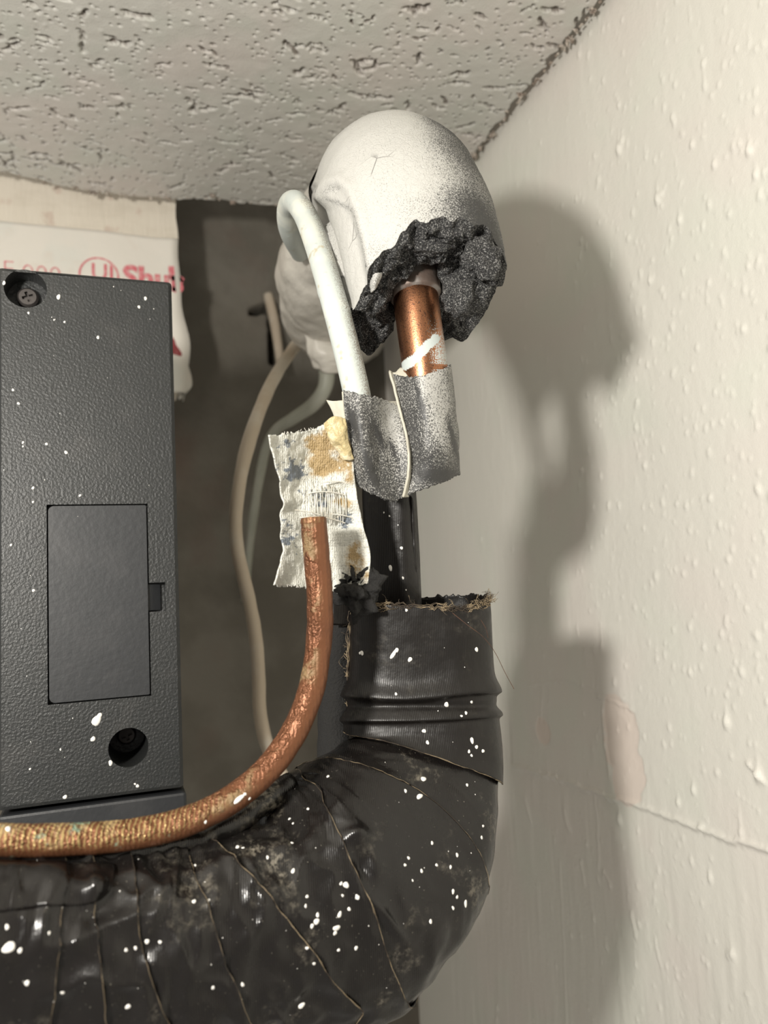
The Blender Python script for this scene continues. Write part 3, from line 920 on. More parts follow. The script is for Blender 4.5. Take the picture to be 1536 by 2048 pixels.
# ragged lumps standing proud of the torn face
def lump(name, px, py, d, r, mat, parent, seed, sx=(1, 1, 1), rough=.45, sub=4, base=None):
    bm = bmesh.new(); bmesh.ops.create_icosphere(bm, subdivisions=sub, radius=1)
    V = np.array([v.co[:] for v in bm.verts]); bm.verts.index_update(); F_ = [tuple(v.index for v in f.verts) for f in bm.faces]; bm.free()
    k = 1+rough*fbm(V, 1.6, 3, seed)+.18*np.abs(fbm(V, 5, 3, seed+4))
    V = V*k[:, None]*r
    W = P(np.array(float(px)), np.array(float(py)), np.array(d))+V[:, :1]*RT*sx[0]+V[:, 1:2]*UP*sx[1]-V[:, 2:3]*FW*sx[2]
    return mesh_obj(name, W, F_, mat, parent, base=base)
lump('foam_lump', 925, 590, .256, .0062, M_FOAM, elbow, 401, (1.0, 1.0, .8), .5)
lump('foam_lump', 742, 612, .262, .0040, M_FOAM, elbow, 409, (1.1, .8, .8), .4)
lump('foam_lump', 862, 488, .2495, .0042, M_FOAM, elbow, 405, (1.5, .8, .7), .4)
lump('foam_lump', 965, 520, .252, .0060, M_FOAM, elbow, 415, (.9, 1.2, .7), .5)
sheet('skin_flap', [[(742, 540, .249), (754, 545, .247), (765, 545, .249)], [(736, 562, .250), (750, 562, .247), (760, 560, .249)], [(744, 585, .251), (748, 580, .249), (752, 572, .250)]],
      M_FOAMSKIN, elbow, 12, 12, .0004, 300, .0005, attrs_fn=lambda V: {'cover': np.full(len(V), .55)})
sheet('skin_flap', [[(884, 558, .262), (893, 560, .259), (903, 566, .257)], [(893, 585, .262), (899, 585, .259), (906, 582, .257)], [(898, 612, .262), (902, 606, .259), (905, 600, .257)]],
      M_VINYL, elbow, 10, 10, .0003, 300, .0006)

# grey wrap on the far run of the line
ns3 = 120
sidx = np.linspace(s_foam_end-26, NS-1, ns3)[:, None]*np.ones((1, NT))
Gw = sample(G0, sidx); Cw = sample(np.broadcast_to(C[:, None], G0.shape), sidx); nw = unit(Gw-Cw)
tt = np.linspace(0, 1, ns3)[:, None]
fold = .0022*fbm(np.stack([tt*9+0*nw[..., 0], nw[..., 0]*1.2, nw[..., 2]*1.2], -1), 1.3, 3, 421)
Gw = Gw+nw*(.0006+.0032*sm(0, .25, tt)*np.ones_like(fold)+fold)[..., None]
gw = thing('grey_wrap', 'loose grey vinyl wrap round the pipes behind the white elbow', 'pipe wrap', tuple(P(np.array(640.), np.array(700.), np.array(.5))))
mesh_obj('wrap', Gw.reshape(-1, 3), grid_faces(ns3, NT, True), M_VINYL, gw)
sheet('wrap_tail', [[(600, 640, .47), (640, 660, .47), (690, 680, .475)], [(612, 690, .475), (640, 705, .47), (695, 715, .475)], [(630, 735, .485), (655, 745, .48), (690, 742, .485)]], M_VINYL, gw, 24, 20, .0022, 70, .0008, 7)

# ------------------------------------------------------------------ big copper line out of the elbow
def cop_attr(V):
    p = proj(V)
    # sprayed more thickly on its right side and down towards the tape, with one brushed stroke
    c0 = proj(CP); cx = np.interp(p[:, 1], c0[:, 1], c0[:, 0])
    side = (p[:, 0]-cx)/46
    a = np.array([(872, 676), (856, 690), (842, 704), (828, 720), (808, 732)], float)
    ap = np.vstack([np.linspace(a[i], a[i+1], 10) for i in range(4)])
    d = np.min(np.hypot(p[:, 0, None]-ap[:, 0], p[:, 1, None]-ap[:, 1]), 1)
    cov = .12+.42*sm(-.3, .8, side)*sm(580, 720, p[:, 1])
    cov = np.maximum(cov, .85*sm(15, 4, d+2*fbm(V, 500, 2, 441)))
    cov[np.abs(p[:, 1]-733-.02*(p[:, 0]-860)) < 4.5] *= np.where(side[np.abs(p[:, 1]-733-.02*(p[:, 0]-860)) < 4.5] > .1, .1, 1)
    cov = np.where(p[:, 1] < 590, .05, cov)
    return {'cover': cov}
line = thing('copper_line', 'thick bare copper pipe coming out of the torn white elbow, speckled with paint', 'pipe', tuple(CP[-1]))
tube_mesh('pipe', cp, .0079, M_COPPER, line, 300, 72, attrs_fn=cop_attr)
tube_mesh('coupling', [(824, 535, .2712), (828, 562, .2697), (830, 588, .2686), (831, 596, .2682)], [.0090, .0091, .0090, .0080], M_SOCKET, line, 30, 40, rad_fn=lambda V, s: .0004*fbm(V, 250, 2, 7))

# ------------------------------------------------------------------ small white pipe
wp = [(722, 850, .2565), (714, 790, .2565), (691, 690, .2585), (667, 600, .264), (642, 515, .276), (618, 447, .290), (603, 418, .298), (589, 404, .308), (578, 412, .320), (575, 440, .332), (582, 470, .348), (600, 505, .378)]
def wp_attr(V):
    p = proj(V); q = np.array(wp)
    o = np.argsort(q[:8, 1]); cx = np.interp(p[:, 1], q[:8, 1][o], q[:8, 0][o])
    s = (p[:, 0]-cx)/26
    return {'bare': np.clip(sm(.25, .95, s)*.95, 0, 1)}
wpo = tube_mesh('white_pipe', wp, .00455, M_WPIPE, None, 260, 40, attrs_fn=wp_attr, base=P(np.array(722.), np.array(850.), np.array(.2565)), rad_fn=lambda V, s: .00022*np.maximum(0, fbm(V, 300, 2, 461)-.35))
tag(wpo, 'thin white painted pipe hooked over beside the foam elbow', 'pipe')

# ------------------------------------------------------------------ grey tape sleeve round both pipe ends
slv = thing('tape_sleeve', 'speckled dark grey tape flags folded round the two pipe ends', 'tape', tuple(P(np.array(808.), np.array(995.), np.array(.267))))
def tape_attr(mode):
    def f(V):
        p = proj(V)
        c = .42+.16*fbm(V, 90, 2, 471)
        if mode == 'L':
            c += .42*np.exp(-((p[:, 0]-(775+.16*(p[:, 1]-800)))/26)**2)*sm(1000, 850, p[:, 1])
            c -= .12*sm(870, 960, p[:, 1])
            for (x, y, l, w) in ((757, 872, 24, 7), (740, 935, 40, 6), (708, 840, 26, 7), (786, 900, 20, 5)):
                c -= .5*np.exp(-((p[:, 0]-x-.35*(p[:, 1]-y))/w)**2-((p[:, 1]-y)/l)**2)
        else:
            c += .34*np.exp(-((p[:, 0]-(872+.14*(p[:, 1]-800)))/26)**2)*sm(960, 860, p[:, 1])
            for (x, y, l, w) in ((842, 805, 40, 5), (878, 950, 14, 34), (905, 880, 40, 4)):
                c -= .55*np.exp(-((p[:, 0]-x-.25*(p[:, 1]-y))/w)**2-((p[:, 1]-y)/l)**2)
        return {'cover': np.clip(c, 0, 1)}
    return f
LF = [[(686, 781, .2540), (715, 787, .2500), (745, 793, .2530), (775, 802, .2610), (797, 812, .2640)],
      [(692, 840, .2540), (722, 845, .2490), (752, 850, .2540), (780, 855, .2605), (807, 858, .2610)],
      [(700, 900, .2545), (730, 903, .2500), (760, 905, .2560), (788, 905, .2605), (816, 903, .2600)],
      [(710, 945, .2560), (738, 948, .2520), (768, 950, .2570), (792, 950, .2605), (815, 950, .2605)],
      [(716, 972, .2590), (743, 986, .2560), (768, 998, .2580), (788, 1003, .2615), (807, 992, .2625)]]
RF = [[(783, 746, .2650), (806, 753, .2600), (838, 752, .2545), (870, 744, .2552), (892, 735, .2590), (902, 731, .2680), (897, 733, .2770)],
      [(797, 810, .2645), (816, 815, .2595), (846, 815, .2542), (877, 812, .2552), (901, 809, .2600), (911, 807, .2690), (905, 808, .2775)],
      [(812, 880, .2620), (829, 882, .2590), (855, 882, .2545), (884, 880, .2558), (906, 877, .2610), (915, 875, .2700), (910, 876, .2780)],
      [(819, 920, .2612), (836, 925, .2590), (861, 925, .2565), (889, 920, .2590), (909, 916, .2650), (918, 914, .2720), (914, 915, .2785)],
      [(809, 993, .2625), (829, 984, .2605), (859, 973, .2600), (889, 962, .2640), (908, 954, .2700), (920, 948, .2750), (915, 950, .2790)]]
sheet('tape_flap', LF, M_GTAPE, slv, 70, 80, .0005, 130, .0005, 481, tape_attr('L'), ragged=.0005)
sheet('tape_flap', RF, M_GTAPE, slv, 70, 90, .0004, 130, .0005, 485, tape_attr('R'), ragged=.0004)
# cream folded seam between them, and the back layers
seam = [[(779, 742, .2630), (790, 748, .2650)], [(796, 806, .2618), (801, 808, .2650)], [(812, 872, .2592), (817, 874, .2620)], [(818, 915, .2578), (822, 917, .2612)], [(815, 955, .2582), (821, 955, .2612)], [(805, 994, .2602), (816, 994, .2622)]]
sheet('tape_seam', seam, M_TBACK, slv, 8, 60, .0002, 300, .0008, 487)
sheet('tape_corner', [[(778, 741, .2640), (790, 745, .2640), (803, 735, .2655), (816, 752, .2615)], [(786, 752, .2650), (796, 756, .2630), (808, 758, .2620), (818, 762, .2600)]], M_TBACK, slv, 16, 8, .0003, 300, .0005, 488)
sheet('tape_corner', [[(893, 737, .2765), (897, 734, .277), (901, 740, .278)], [(895, 752, .2765), (897, 750, .277), (898, 752, .278)]], M_TBACK, slv, 8, 8, .0002, 300, .0004, 489)
BKF = [[(894, 733, .2762), (870, 742, .2800), (838, 752, .2770), (800, 800, .2700), (740, 795, .2660), (686, 783, .2542)],
       [(911, 876, .2777), (885, 880, .2800), (850, 882, .2770), (800, 890, .2700), (745, 900, .2650), (701, 900, .2548)],
       [(919, 947, .2792), (890, 955, .2790), (860, 965, .2740), (806, 985, .2680), (750, 975, .2640), (716, 970, .2592)]]
sheet('back_layer', BKF, M_TBACK, slv, 60, 40, .0005, 130, .0005, 490)
sheet('tape_corner', [[(653, 800, .2620), (668, 802, .2610), (692, 800, .258)], [(668, 830, .2620), (678, 835, .2605), (696, 835, .258)], [(676, 862, .2625), (684, 880, .2605), (704, 900, .259)]], M_TBACK, slv, 20, 20, .0003, 300, .0005, 491)

# ------------------------------------------------------------------ stained cloth tape
def CD(r): return [[(x, y, d-np.interp(x, [536, 740], [.049, .027])) for (x, y, d) in q] for q in r]
def PC(x, y, d): return P(x, y, d-np.interp(x, [536, 740], [.049, .027]))
cl = thing('cloth_tape', 'stained white cloth tape stuck behind the cut copper pipe', 'tape', tuple(PC(np.array(640.), np.array(1175.), np.array(.292))))
CT = [[(536, 872, .2850), (580, 867, .2890), (625, 858, .2900), (652, 846, .2870), (690, 838, .2830)],
      [(551, 930, .2870), (590, 927, .2910), (630, 922, .2920), (670, 914, .2890), (704, 905, .2840)],
      [(563, 990, .2900), (600, 988, .2930), (640, 986, .2930), (680, 984, .2900), (712, 978, .2860)],
      [(561, 1050, .2910), (600, 1050, .2940), (640, 1050, .2940), (685, 1050, .2910), (726, 1048, .2860)],
      [(562, 1105, .2910), (600, 1110, .2940), (640, 1115, .2950), (690, 1112, .2910), (741, 1110, .2850)],
      [(545, 1169, .2870), (590, 1172, .2910), (635, 1176, .2940), (685, 1185, .2900), (735, 1163, .2860)]]
def ct_attr(V):
    p = proj(V)
    st = 0
    for (x, y, rx, ry, w) in ((645, 890, 48, 34, 1.0), (650, 935, 40, 24, .9), (685, 1005, 30, 14, .75), (700, 920, 16, 60, .8), (710, 1120, 34, 40, .95), (720, 1060, 12, 40, .5), (575, 1130, 20, 25, .3)):
        st = st+w*np.exp(-((p[:, 0]-x)/rx)**2-((p[:, 1]-y)/ry)**2)
    bl = 0
    for (x, y, rx, ry) in ((570, 885, 20, 14), (590, 945, 34, 26), (640, 985, 40, 16), (690, 1040, 14, 22), (575, 1060, 25, 30), (645, 1010, 24, 14)):
        bl = bl+np.exp(-((p[:, 0]-x)/rx)**2-((p[:, 1]-y)/ry)**2)
    return {'stain': np.clip(st, 0, 1), 'blue': np.clip(bl, 0, 1)}
def ct_fold(u, v):
    return .0009*np.exp(-((u-.5)/.16)**2)*np.sin(v*9)+.0010*np.sin(u*13+v*5)*sm(.5, 1, v)+.0006*np.sin(v*38+u*6)*np.exp(-((v-.5)/.25)**2)
sheet('cloth', CD(CT), M_CLOTH, cl, 90, 140, .0006, 240, .0005, 501, ct_attr, ragged=.0008, fold=ct_fold)
sheet('glue_lump', CD([[(648, 848, .2862), (662, 835, .2840), (676, 834, .2830), (690, 838, .2826)], [(656, 866, .2860), (668, 862, .2830), (682, 866, .2820), (694, 866, .2822)], [(668, 890, .2866), (680, 892, .2838), (690, 895, .2826), (700, 898, .2828)], [(684, 915, .2868), (692, 918, .2846), (700, 920, .2836), (706, 918, .2836)]]),
      M_GLUE, cl, 30, 40, .0008, 300, .0006, 505)
mb = MB()
for k in range(22):                                   # stretched pale threads over the pipe end
    x = 606+k*4.4+rng.normal(0, 1); y0 = 985+rng.uniform(-12, 10)-8*math.exp(-((k-8)/5)**2); y1 = 1040+rng.uniform(-6, 12)
    n = 8; tt = np.linspace(0, 1, n)
    xs = x+(tt-.5)*rng.normal(2, 3)+.8*np.sin(tt*5+k); ys = y0+(y1-y0)*tt
    thin_tube(mb, PC(xs, ys, np.full(n, .2900)-.0022*np.sin(tt*3.1)), .00016, 4)
for (xa, ya, xb, yb_, sg) in ((598, 1036, 690, 1046, -7), (640, 966, 700, 968, -4), (612, 988, 690, 990, -6), (660, 1028, 706, 1036, -2), (590, 1020, 640, 1030, -2)):
    n = 14; tt = np.linspace(0, 1, n)
    thin_tube(mb, PC(xa+(xb-xa)*tt, ya+(yb_-ya)*tt+sg*np.sin(tt*3.14), np.full(n, .2885)-.0008*np.sin(tt*3.1)), .00022, 4)
for k in range(60):                                   # frayed ends along the cut edges
    if k < 22: x, y, dy = rng.uniform(537, 690), None, -1; y = np.interp(x, [536, 625, 690], [872, 858, 836]); d = np.interp(x, [536, 600, 690], [.285, .2895, .283])
    else: x, y, dy = rng.uniform(546, 690), None, 1; y = np.interp(x, [545, 635, 690], [1168, 1175, 1184]); d = np.interp(x, [545, 620, 690], [.287, .2935, .29])
    n = 4; tt = np.linspace(0, 1, n); l = rng.uniform(2, 6)
    thin_tube(mb, PC(x+rng.normal(0, 2)*tt, y+dy*l*tt-dy*1.5, np.full(n, d)), .00011, 3)
o = mb.build('loose_threads', M_PTHREAD, cl, True); o['kind'] = 'stuff'

# ------------------------------------------------------------------ cut copper pipe in front
cpts = [(627, 1041, .238), (634, 1120, .238), (640, 1200, .2375), (637, 1290, .237), (622, 1380, .235), (585, 1470, .2315), (530, 1543, .2265), (455, 1603, .220), (360, 1647, .213), (250, 1670, .206), (130, 1679, .199), (0, 1680, .193), (-170, 1670, .184), (-400, 1656, .172), (-700, 1640, .160)]
def old_attr(V):
    p = proj(V); W_ = proj(catmull(PL(cpts), 300)[0])
    q = np.argmin(np.hypot(p[::1, None, 0]-W_[None, ::3, 0], p[:, None, 1]-W_[None, ::3, 1]), 1)*3
    t_ = q/300.
    # which way round the pipe: the glue sits on the outer (left / upper) flank
    c3 = catmull(PL(cpts), 300)[0][q]
    tn = unit(np.gradient(catmull(PL(cpts), 300)[0], axis=0))[q]
    sidev = unit(np.cross(tn, -FW[None]))
    s = np.sum(unit(V-c3)*sidev, 1)
    return {'side': np.clip(.5-.5*s*np.sign(np.mean(sidev[:20]@RT)), 0, 1), 'patina': sm(.38, .54, t_)}
cut = thing('cut_copper_pipe', 'cut thin copper pipe with old glue curving along the black taped bundle', 'pipe', tuple(PL(cpts)[7]))
tube_mesh('pipe', cpts, .00404, M_OLDCOPPER, cut, 520, 36, attrs_fn=old_attr, rad_fn=lambda V, s: .00012*fbm(V, 260, 3, 511))
tube_mesh('cut_rim', [(626.6, 1036, .2381), (627, 1042, .238), (627.3, 1046, .238)], [.0039, .00412, .00406], M_OLDCOPPER, cut, 10, 36, attrs_fn=lambda V: {'side': np.full(len(V), .4), 'patina': np.full(len(V), .9)})

# ------------------------------------------------------------------ black taped neck behind
neck = thing('taped_neck', 'flat black taped pipe stub standing between the grey tape flags and the taped bundle', 'pipe', tuple(P(np.array(786.), np.array(1230.), np.array(.288))))
tube_mesh('taped_pipe', [(776, 930, .2850), (779, 1000, .2860), (783, 1080, .2868), (787, 1160, .2872), (790, 1260, .2880)], [.0094, .0097, .0099, .0100, .0102], M_BTAPE3, neck, 90, 60, flat=.72, power=.62,
          rad_fn=lambda V, s: .0003*fbm(V*np.array([3, 1, .5]), 90, 2, 521))
sheet('tape_edge', [[(818, 990, .2800), (824, 995, .2790), (828, 1003, .2800)], [(822, 1060, .2815), (827, 1060, .2803), (832, 1062, .2815)], [(826, 1130, .2825), (830, 1130, .2813), (835, 1130, .2825)], [(829, 1215, .2830), (833, 1215, .2818), (838, 1215, .2830)]], M_BTAPE3, neck, 10, 50, .0003, 200, .0005, 523)
# strip beside it
sheet('tape_strip', [[(664, 1150, .2735), (690, 1160, .2755), (730, 1170, .2800)], [(664, 1200, .2730), (690, 1205, .2750), (730, 1210, .2795)], [(664, 1250, .2730), (690, 1250, .2750), (730, 1250, .2795)]], M_BTAPE3, neck, 16, 20, .0004, 150, .0008, 525)

# crumb of black foam
cr = lump('foam_crumb', 711, 1178, .2590, .0061, M_BFOAM, None, 531, (.95, 1.15, .8), .75, 5, base=P(np.array(711.), np.array(1205.), np.array(.259)))
tag(cr, 'ragged crumb of black foam at the lower corner of the stained cloth tape', 'foam crumb')
mb = MB()
for (xa, ya, xb, yb_, w) in ((708, 1165, 702, 1131, 8), (700, 1160, 684, 1145, 6), (716, 1160, 722, 1142, 7), (722, 1185, 738, 1175, 8), (690, 1185, 680, 1195, 7)):
    a = P(np.array(float(xa)), np.array(float(ya)), np.array(.2560)); b = P(np.array(float(xb)), np.array(float(yb_)), np.array(.2580))
    n = 10; tt = np.linspace(0, 1, n)[:, None]
    C_ = a*(1-tt)+b*tt
    C_ = C_+.0004*np.stack([fbm(C_, 900, 2, 1), fbm(C_, 900, 2, 2), fbm(C_, 900, 2, 3)], -1)
    T_, N_, B_ = frames(C_)
    mb.grid(sweep(C_, (w*.00009*(1.6-1.3*tt[:, 0]))*(1+.3*rng.normal(0, 1, n)), 8, T_, N_, B_), True)
o = mb.build('foam_spike', M_BFOAM, cr, True)

# ------------------------------------------------------------------ the black taped bundle
BS = [(838, 1195, .285, 141), (839, 1240, .285, 142), (841, 1330, .2845, 144), (842, 1430, .283, 147), (840, 1510, .279, 152), (818, 1583, .273, 178), (782, 1652, .266, 204), (727, 1732, .256, 226), (658, 1795, .246, 236),
      (540, 1850, .232, 211), (380, 1889, .217, 189), (220, 1903, .206, 180), (0, 1895, .194, 178), (-220, 1880, .182, 178), (-460, 1862, .170, 180), (-720, 1840, .159, 182)]
Wp = np.hstack([PL([b[:3] for b in BS]), np.array([[b[3]*b[2]/F] for b in BS])])
BT = 240
BL = catmull(Wp, 50)[1]; BN = int(520*BL/catmull(Wp[:14], 50)[1])
Q, BL = catmull(Wp, BN)
BC, BR = Q[:, :3], Q[:, 3]
BTg = unit(np.gradient(BC, axis=0))
N2 = unit(-FW-BTg*(BTg@(-FW))[:, None])              # towards the room
N1 = np.cross(N2, BTg)                               # outer side of the bend
N1 *= np.sign(N1[0]@RT)
th_ = np.linspace(0, 2*np.pi, BT, endpoint=False)
def bundle_pos(sidx, extra=0.0):
    """sidx: (n, BT) fractional index along the centre line"""
    i = np.clip(np.floor(sidx).astype(int), 0, BN-2); f_ = (sidx-i)
    L_ = lambda A_: A_[i]*(1-f_)[..., None]+A_[i+1]*f_[..., None]
    c = L_(BC); r = (BR[i]*(1-f_)+BR[i+1]*f_)
    n1, n2 = unit(L_(N1)), unit(L_(N2))
    k = sm(150, 330, sidx)                            # flat fronted at the top, rounder along the bend
    e = .62+.28*k
    co, si = np.cos(th_)[None], np.sin(th_)[None]
    co = np.sign(co)*np.abs(co)**e; si = np.sign(si)*np.abs(si)**e
    nn = n1*co[..., None]+.80*n2*si[..., None]
    return c+(r+extra)[..., None]*nn, unit(nn)
SI = np.broadcast_to(np.arange(BN, dtype=float)[:, None], (BN, BT))
GB, _ = bundle_pos(SI, np.zeros((BN, BT)))
fmask = np.broadcast_to((np.sin(th_) > -.02)[None], (BN, BT))
edges_px = [
    [(698, 1216), (716, 1206), (738, 1192), (766, 1181), (800, 1192), (838, 1203), (872, 1214), (925, 1212), (978, 1202)],
    [(695, 1464), (760, 1480), (830, 1502), (905, 1528), (988, 1560)],
    [(642, 1520), (695, 1524), (764, 1546), (845, 1580), (880, 1616), (960, 1716)],
    [(603, 1545), (644, 1612), (684, 1688), (717, 1767), (750, 1848), (775, 1913), (803, 1985)],
    [(428, 1678), (478, 1742), (551, 1818), (615, 1895), (668, 1966)],
    [(372, 1690), (387, 1745), (415, 1827), (447, 1922), (500, 2035)],
    [(261, 1733), (269, 1845), (296, 1950), (338, 2040)],
    [(186, 1740), (189, 1845), (203, 1950), (214, 2040)],
    [(130, 1740), (122, 1830), (112, 1940), (103, 2040)]]
edge_s = []
for e in edges_px:
    idx = nearest_on(GB, e, fmask)
    o_ = np.argsort(idx[:, 1]); t_i, s_i = idx[o_, 1].astype(float), idx[o_, 0].astype(float)
    t_i, u_ = np.unique(t_i, return_index=True); s_i = s_i[u_]
    g0 = np.clip((s_i[1]-s_i[0])/max(t_i[1]-t_i[0], 1), -3, 3); g1 = np.clip((s_i[-1]-s_i[-2])/max(t_i[-1]-t_i[-2], 1), -3, 3)
    t_i = np.concatenate([[t_i[0]-14], t_i, [t_i[-1]+14]]); s_i = np.concatenate([[s_i[0]-14*g0], s_i, [s_i[-1]+14*g1]])   # run on round the side
    s_th = np.interp(np.arange(BT), t_i, s_i, period=BT)
    kern = np.exp(-(np.arange(-5, 6)/2.5)**2); kern /= kern.sum()
    edge_s.append(np.convolve(np.concatenate([s_th[-5:], s_th, s_th[:5]]), kern, 'valid'))
edge_s.append(np.full(BT, BN-1.0))
def crumple(V, sidx):
    ths = np.broadcast_to(th_[None], sidx.shape)
    n1_, n2_ = np.cos(ths), np.sin(ths)
    q = np.stack([sidx/26., n1_*1.7, n2_*1.7], -1)
    d = .0011*fbm(V, 36, 2, 541)
    # pulled folds running round and along the tape
    w = fbm(q, .55, 2, 545)
    fo = fbm(np.stack([sidx/16.+1.4*w, n1_*.9+.6*w, n2_*.9], -1), 1.0, 2, 547)
    bend = sm(170, 290, sidx)*.9+.1
    d = d+bend*(.0027*(1-np.abs(fo)*1.6)*np.clip(.6+w, 0, 1)+.0010*(1-np.abs(fbm(V, 95, 2, 551))*2))
    # two cross folds on the flat upper sheet
    return d
bundle = thing('taped_bundle', 'thick pipe bundle wrapped in shiny black tape, bending from upright to the left', 'pipe bundle', tuple(P(np.array(700.), np.array(2020.), np.array(.262))))
mats = [M_BTAPE3, M_BTAPE2, M_BTAPE, M_BTAPE2, M_BTAPE, M_BTAPE, M_BTAPE2, M_BTAPE, M_BTAPE]
wraps = []
for k in range(len(edge_s)-1):
    a_, b_ = edge_s[k], edge_s[k+1]
    under = 9.0
    if k == 0: a2, b2 = a_, b_
    elif k == 1: a2, b2 = a_-12, b_+under
    elif k == len(edge_s)-2: a2, b2 = a_, b_
    else: a2, b2 = a_, b_+under
    nn = int(np.clip((b2-a2).mean()*1.15, 30, 170))
    t = np.linspace(0, 1, nn)[:, None]
    sidx = np.clip(a2[None]*(1-t)+b2[None]*t, 0, BN-1.001)
    base_, nrm = bundle_pos(sidx, np.zeros_like(sidx))
    if k == 0: off = -.0002+.0016*sm(.3, 1, t)*np.ones_like(sidx)
    elif k == 1: off = -.0006+0*sidx
    else:
        off = (.0013*np.exp(-t*2.2)-.0005)*np.ones_like(sidx)
    d = crumple(base_, sidx)
    if k == 0:
        pr = proj(base_)
        y1 = 1394-.00012*(pr[..., 0]-700)**2+4*np.sin(pr[..., 0]/40); y2 = 1441-.00022*np.maximum(pr[..., 0]-760, 0)**2
        fr_ = (np.sin(th_) > 0)[None]
        d = d*.45+fr_*(.0022*np.exp(-np.where(pr[..., 1] > y1, ((pr[..., 1]-y1)/6.5)**2, ((pr[..., 1]-y1)/22)**2))+.0015*np.exp(-np.where(pr[..., 1] > y2, ((pr[..., 1]-y2)/5)**2, ((pr[..., 1]-y2)/16)**2))
                        -.0008*np.exp(-((pr[..., 1]-1412)/8)**2))
    if k == 3 or k == 2:
        pr = proj(base_)
        d = d+np.where((np.sin(th_) > 0)[None], .0026*np.exp(-((pr[..., 0]-712)/26)**2-((pr[..., 1]-1672)/17)**2)-.0030*np.exp(-(((pr[..., 0]-722)*.9-(pr[..., 1]-1715)*.3)/16)**2-((pr[..., 1]-1725)/34)**2)
                       +.0022*np.exp(-(((pr[..., 0]-772)*.75-(pr[..., 1]-1838)*.66)/8)**2-(((pr[..., 0]-772)*.66+(pr[..., 1]-1838)*.75)/50)**2), 0)
    Vt = base_+nrm*(off+d)[..., None]
    if k == 0:                                        # ragged torn top
        Vt[0] += BTg[0]*(.0009*fbm(Vt[0], 900, 2, 561))[:, None]
    w_ = mesh_obj('tape_wrap', Vt.reshape(-1, 3), grid_faces(nn, BT, True), mats[k], bundle)
    md = w_.modifiers.new('t', 'SOLIDIFY'); md.thickness = .00045; md.offset = -1
    wraps.append((w_, Vt))
# frayed scrim threads on the tape edges
mb = MB()
for k in (1, 2, 3, 4, 5, 6, 7, 8):
    Vt = wraps[k][1][0] if k >= 2 else wraps[0][1][-1]
    sel = Vt[(np.sin(th_) > -.25)]
    for rep in range(2 if k in (1, 3, 4) else 1):
        n0 = rng.integers(0, 20); n1_ = len(sel)-rng.integers(0, 20)
        c = sel[n0:n1_]; c = c+.0002*np.stack([fbm(c, 700, 2, 571+rep), fbm(c, 700, 2, 572+rep), fbm(c, 700, 2, 573+rep)], -1)-FW*.00012
        thin_tube(mb, c[::2], .00005 if k > 4 else .00008, 4)
o = mb.build('frayed_edge', M_THREAD, bundle, True); o['kind'] = 'stuff'
# fuzzy torn top edge
mb = MB()
top = wraps[0][1][0]; ptop = proj(top)
fr_i = np.where(np.sin(th_) > -.15)[0]
for q in range(260):
    i = rng.choice(fr_i); p = top[i]; x = ptop[i, 0]
    dens = 1.0 if (800 < x < 985) else .45
    if rng.random() > dens: continue
    n = 7; tt = np.linspace(0, 1, n)
    l = rng.uniform(.0008, .0038)
    d0 = unit(-BTg[0]*rng.uniform(-.3, 1.0)+RT*rng.normal(0, .9)-FW*rng.uniform(-.2, .7))
    c = p+d0*l*tt[:, None]+l*.35*np.stack([np.sin(tt*4+q), np.cos(tt*5+q*2), np.sin(tt*3+q*3)], -1)*tt[:, None]
    thin_tube(mb, c, .00012*(1-.5*tt), 4)
for q in range(14):                                   # long strands lying along the tear
    i0 = rng.integers(0, max(1, len(fr_i)-50)); c = top[fr_i[i0:i0+rng.integers(20, 50)]]
    c = c+.0007*np.stack([fbm(c, 500, 2, 601+q), fbm(c, 500, 2, 621+q), fbm(c, 500, 2, 641+q)], -1)-FW*.0004+UP*rng.uniform(-.0022, .0006)
    thin_tube(mb, c, .00015, 4)
o = mb.build('frayed_top', M_THREAD, bundle, True); o['kind'] = 'stuff'
# frayed vertical left edge of the upper sheet
mb = MB()
for q in range(7):
    n = 46; tt = np.linspace(0, 1, n)
    ya, yb_ = rng.uniform(1215, 1300), rng.uniform(1340, 1520)
    ys = ya+(yb_-ya)*tt; xs = 697+2.2*np.sin(ys/17+q)+2.5*fbm(np.stack([ys*.02+q*7, 0*ys, 0*ys], -1), 2, 3, 660)
    thin_tube(mb, P(xs, ys, np.full(n, .2755)+.0006*np.sin(ys/11+q)), .00015, 4)
for q in range(60):
    y = rng.uniform(1215, 1450); n = 6; tt = np.linspace(0, 1, n)
    thin_tube(mb, P(697+rng.normal(-3, 5)*tt, y+rng.normal(2, 6)*tt+2*np.sin(tt*5), np.full(n, .2755)), .00011, 3)
n = 30; tt = np.linspace(0, 6.28*.8, n)
thin_tube(mb, P(690-11*np.sin(tt/2)**2-1, 1306+18*tt/6.28*2, np.full(n, .2755)), .00008, 3)
o = mb.build('frayed_side', M_THREAD, bundle, True); o['kind'] = 'stuff'
# the stray hair hanging off its right corner
hp = [(905, 1226, .2565), (935, 1250, .2560), (962, 1270, .2570), (980, 1290, .2600), (994, 1312, .2620), (1010, 1345, .2640), (1028, 1378, .2650)]
tube_mesh('hair_strand', hp, .00010, M_HAIR, bundle, 60, 5, caps=False)
hp = [(962, 1240, .2570), (972, 1258, .2580), (976, 1275, .259)]
tube_mesh('hair_strand', hp, .00009, M_HAIR, bundle, 20, 5, caps=False)
# split foam core showing on the inner side
tube_mesh('foam_core', [(684, 1228, .283), (678, 1300, .283), (673, 1400, .281), (671, 1480, .277), (674, 1545, .270)], [.0044, .0058, .0062, .0066, .0066], M_BFOAM, bundle, 80, 40, rad_fn=lambda V, s: .0005*fbm(V, 120, 3, 671))
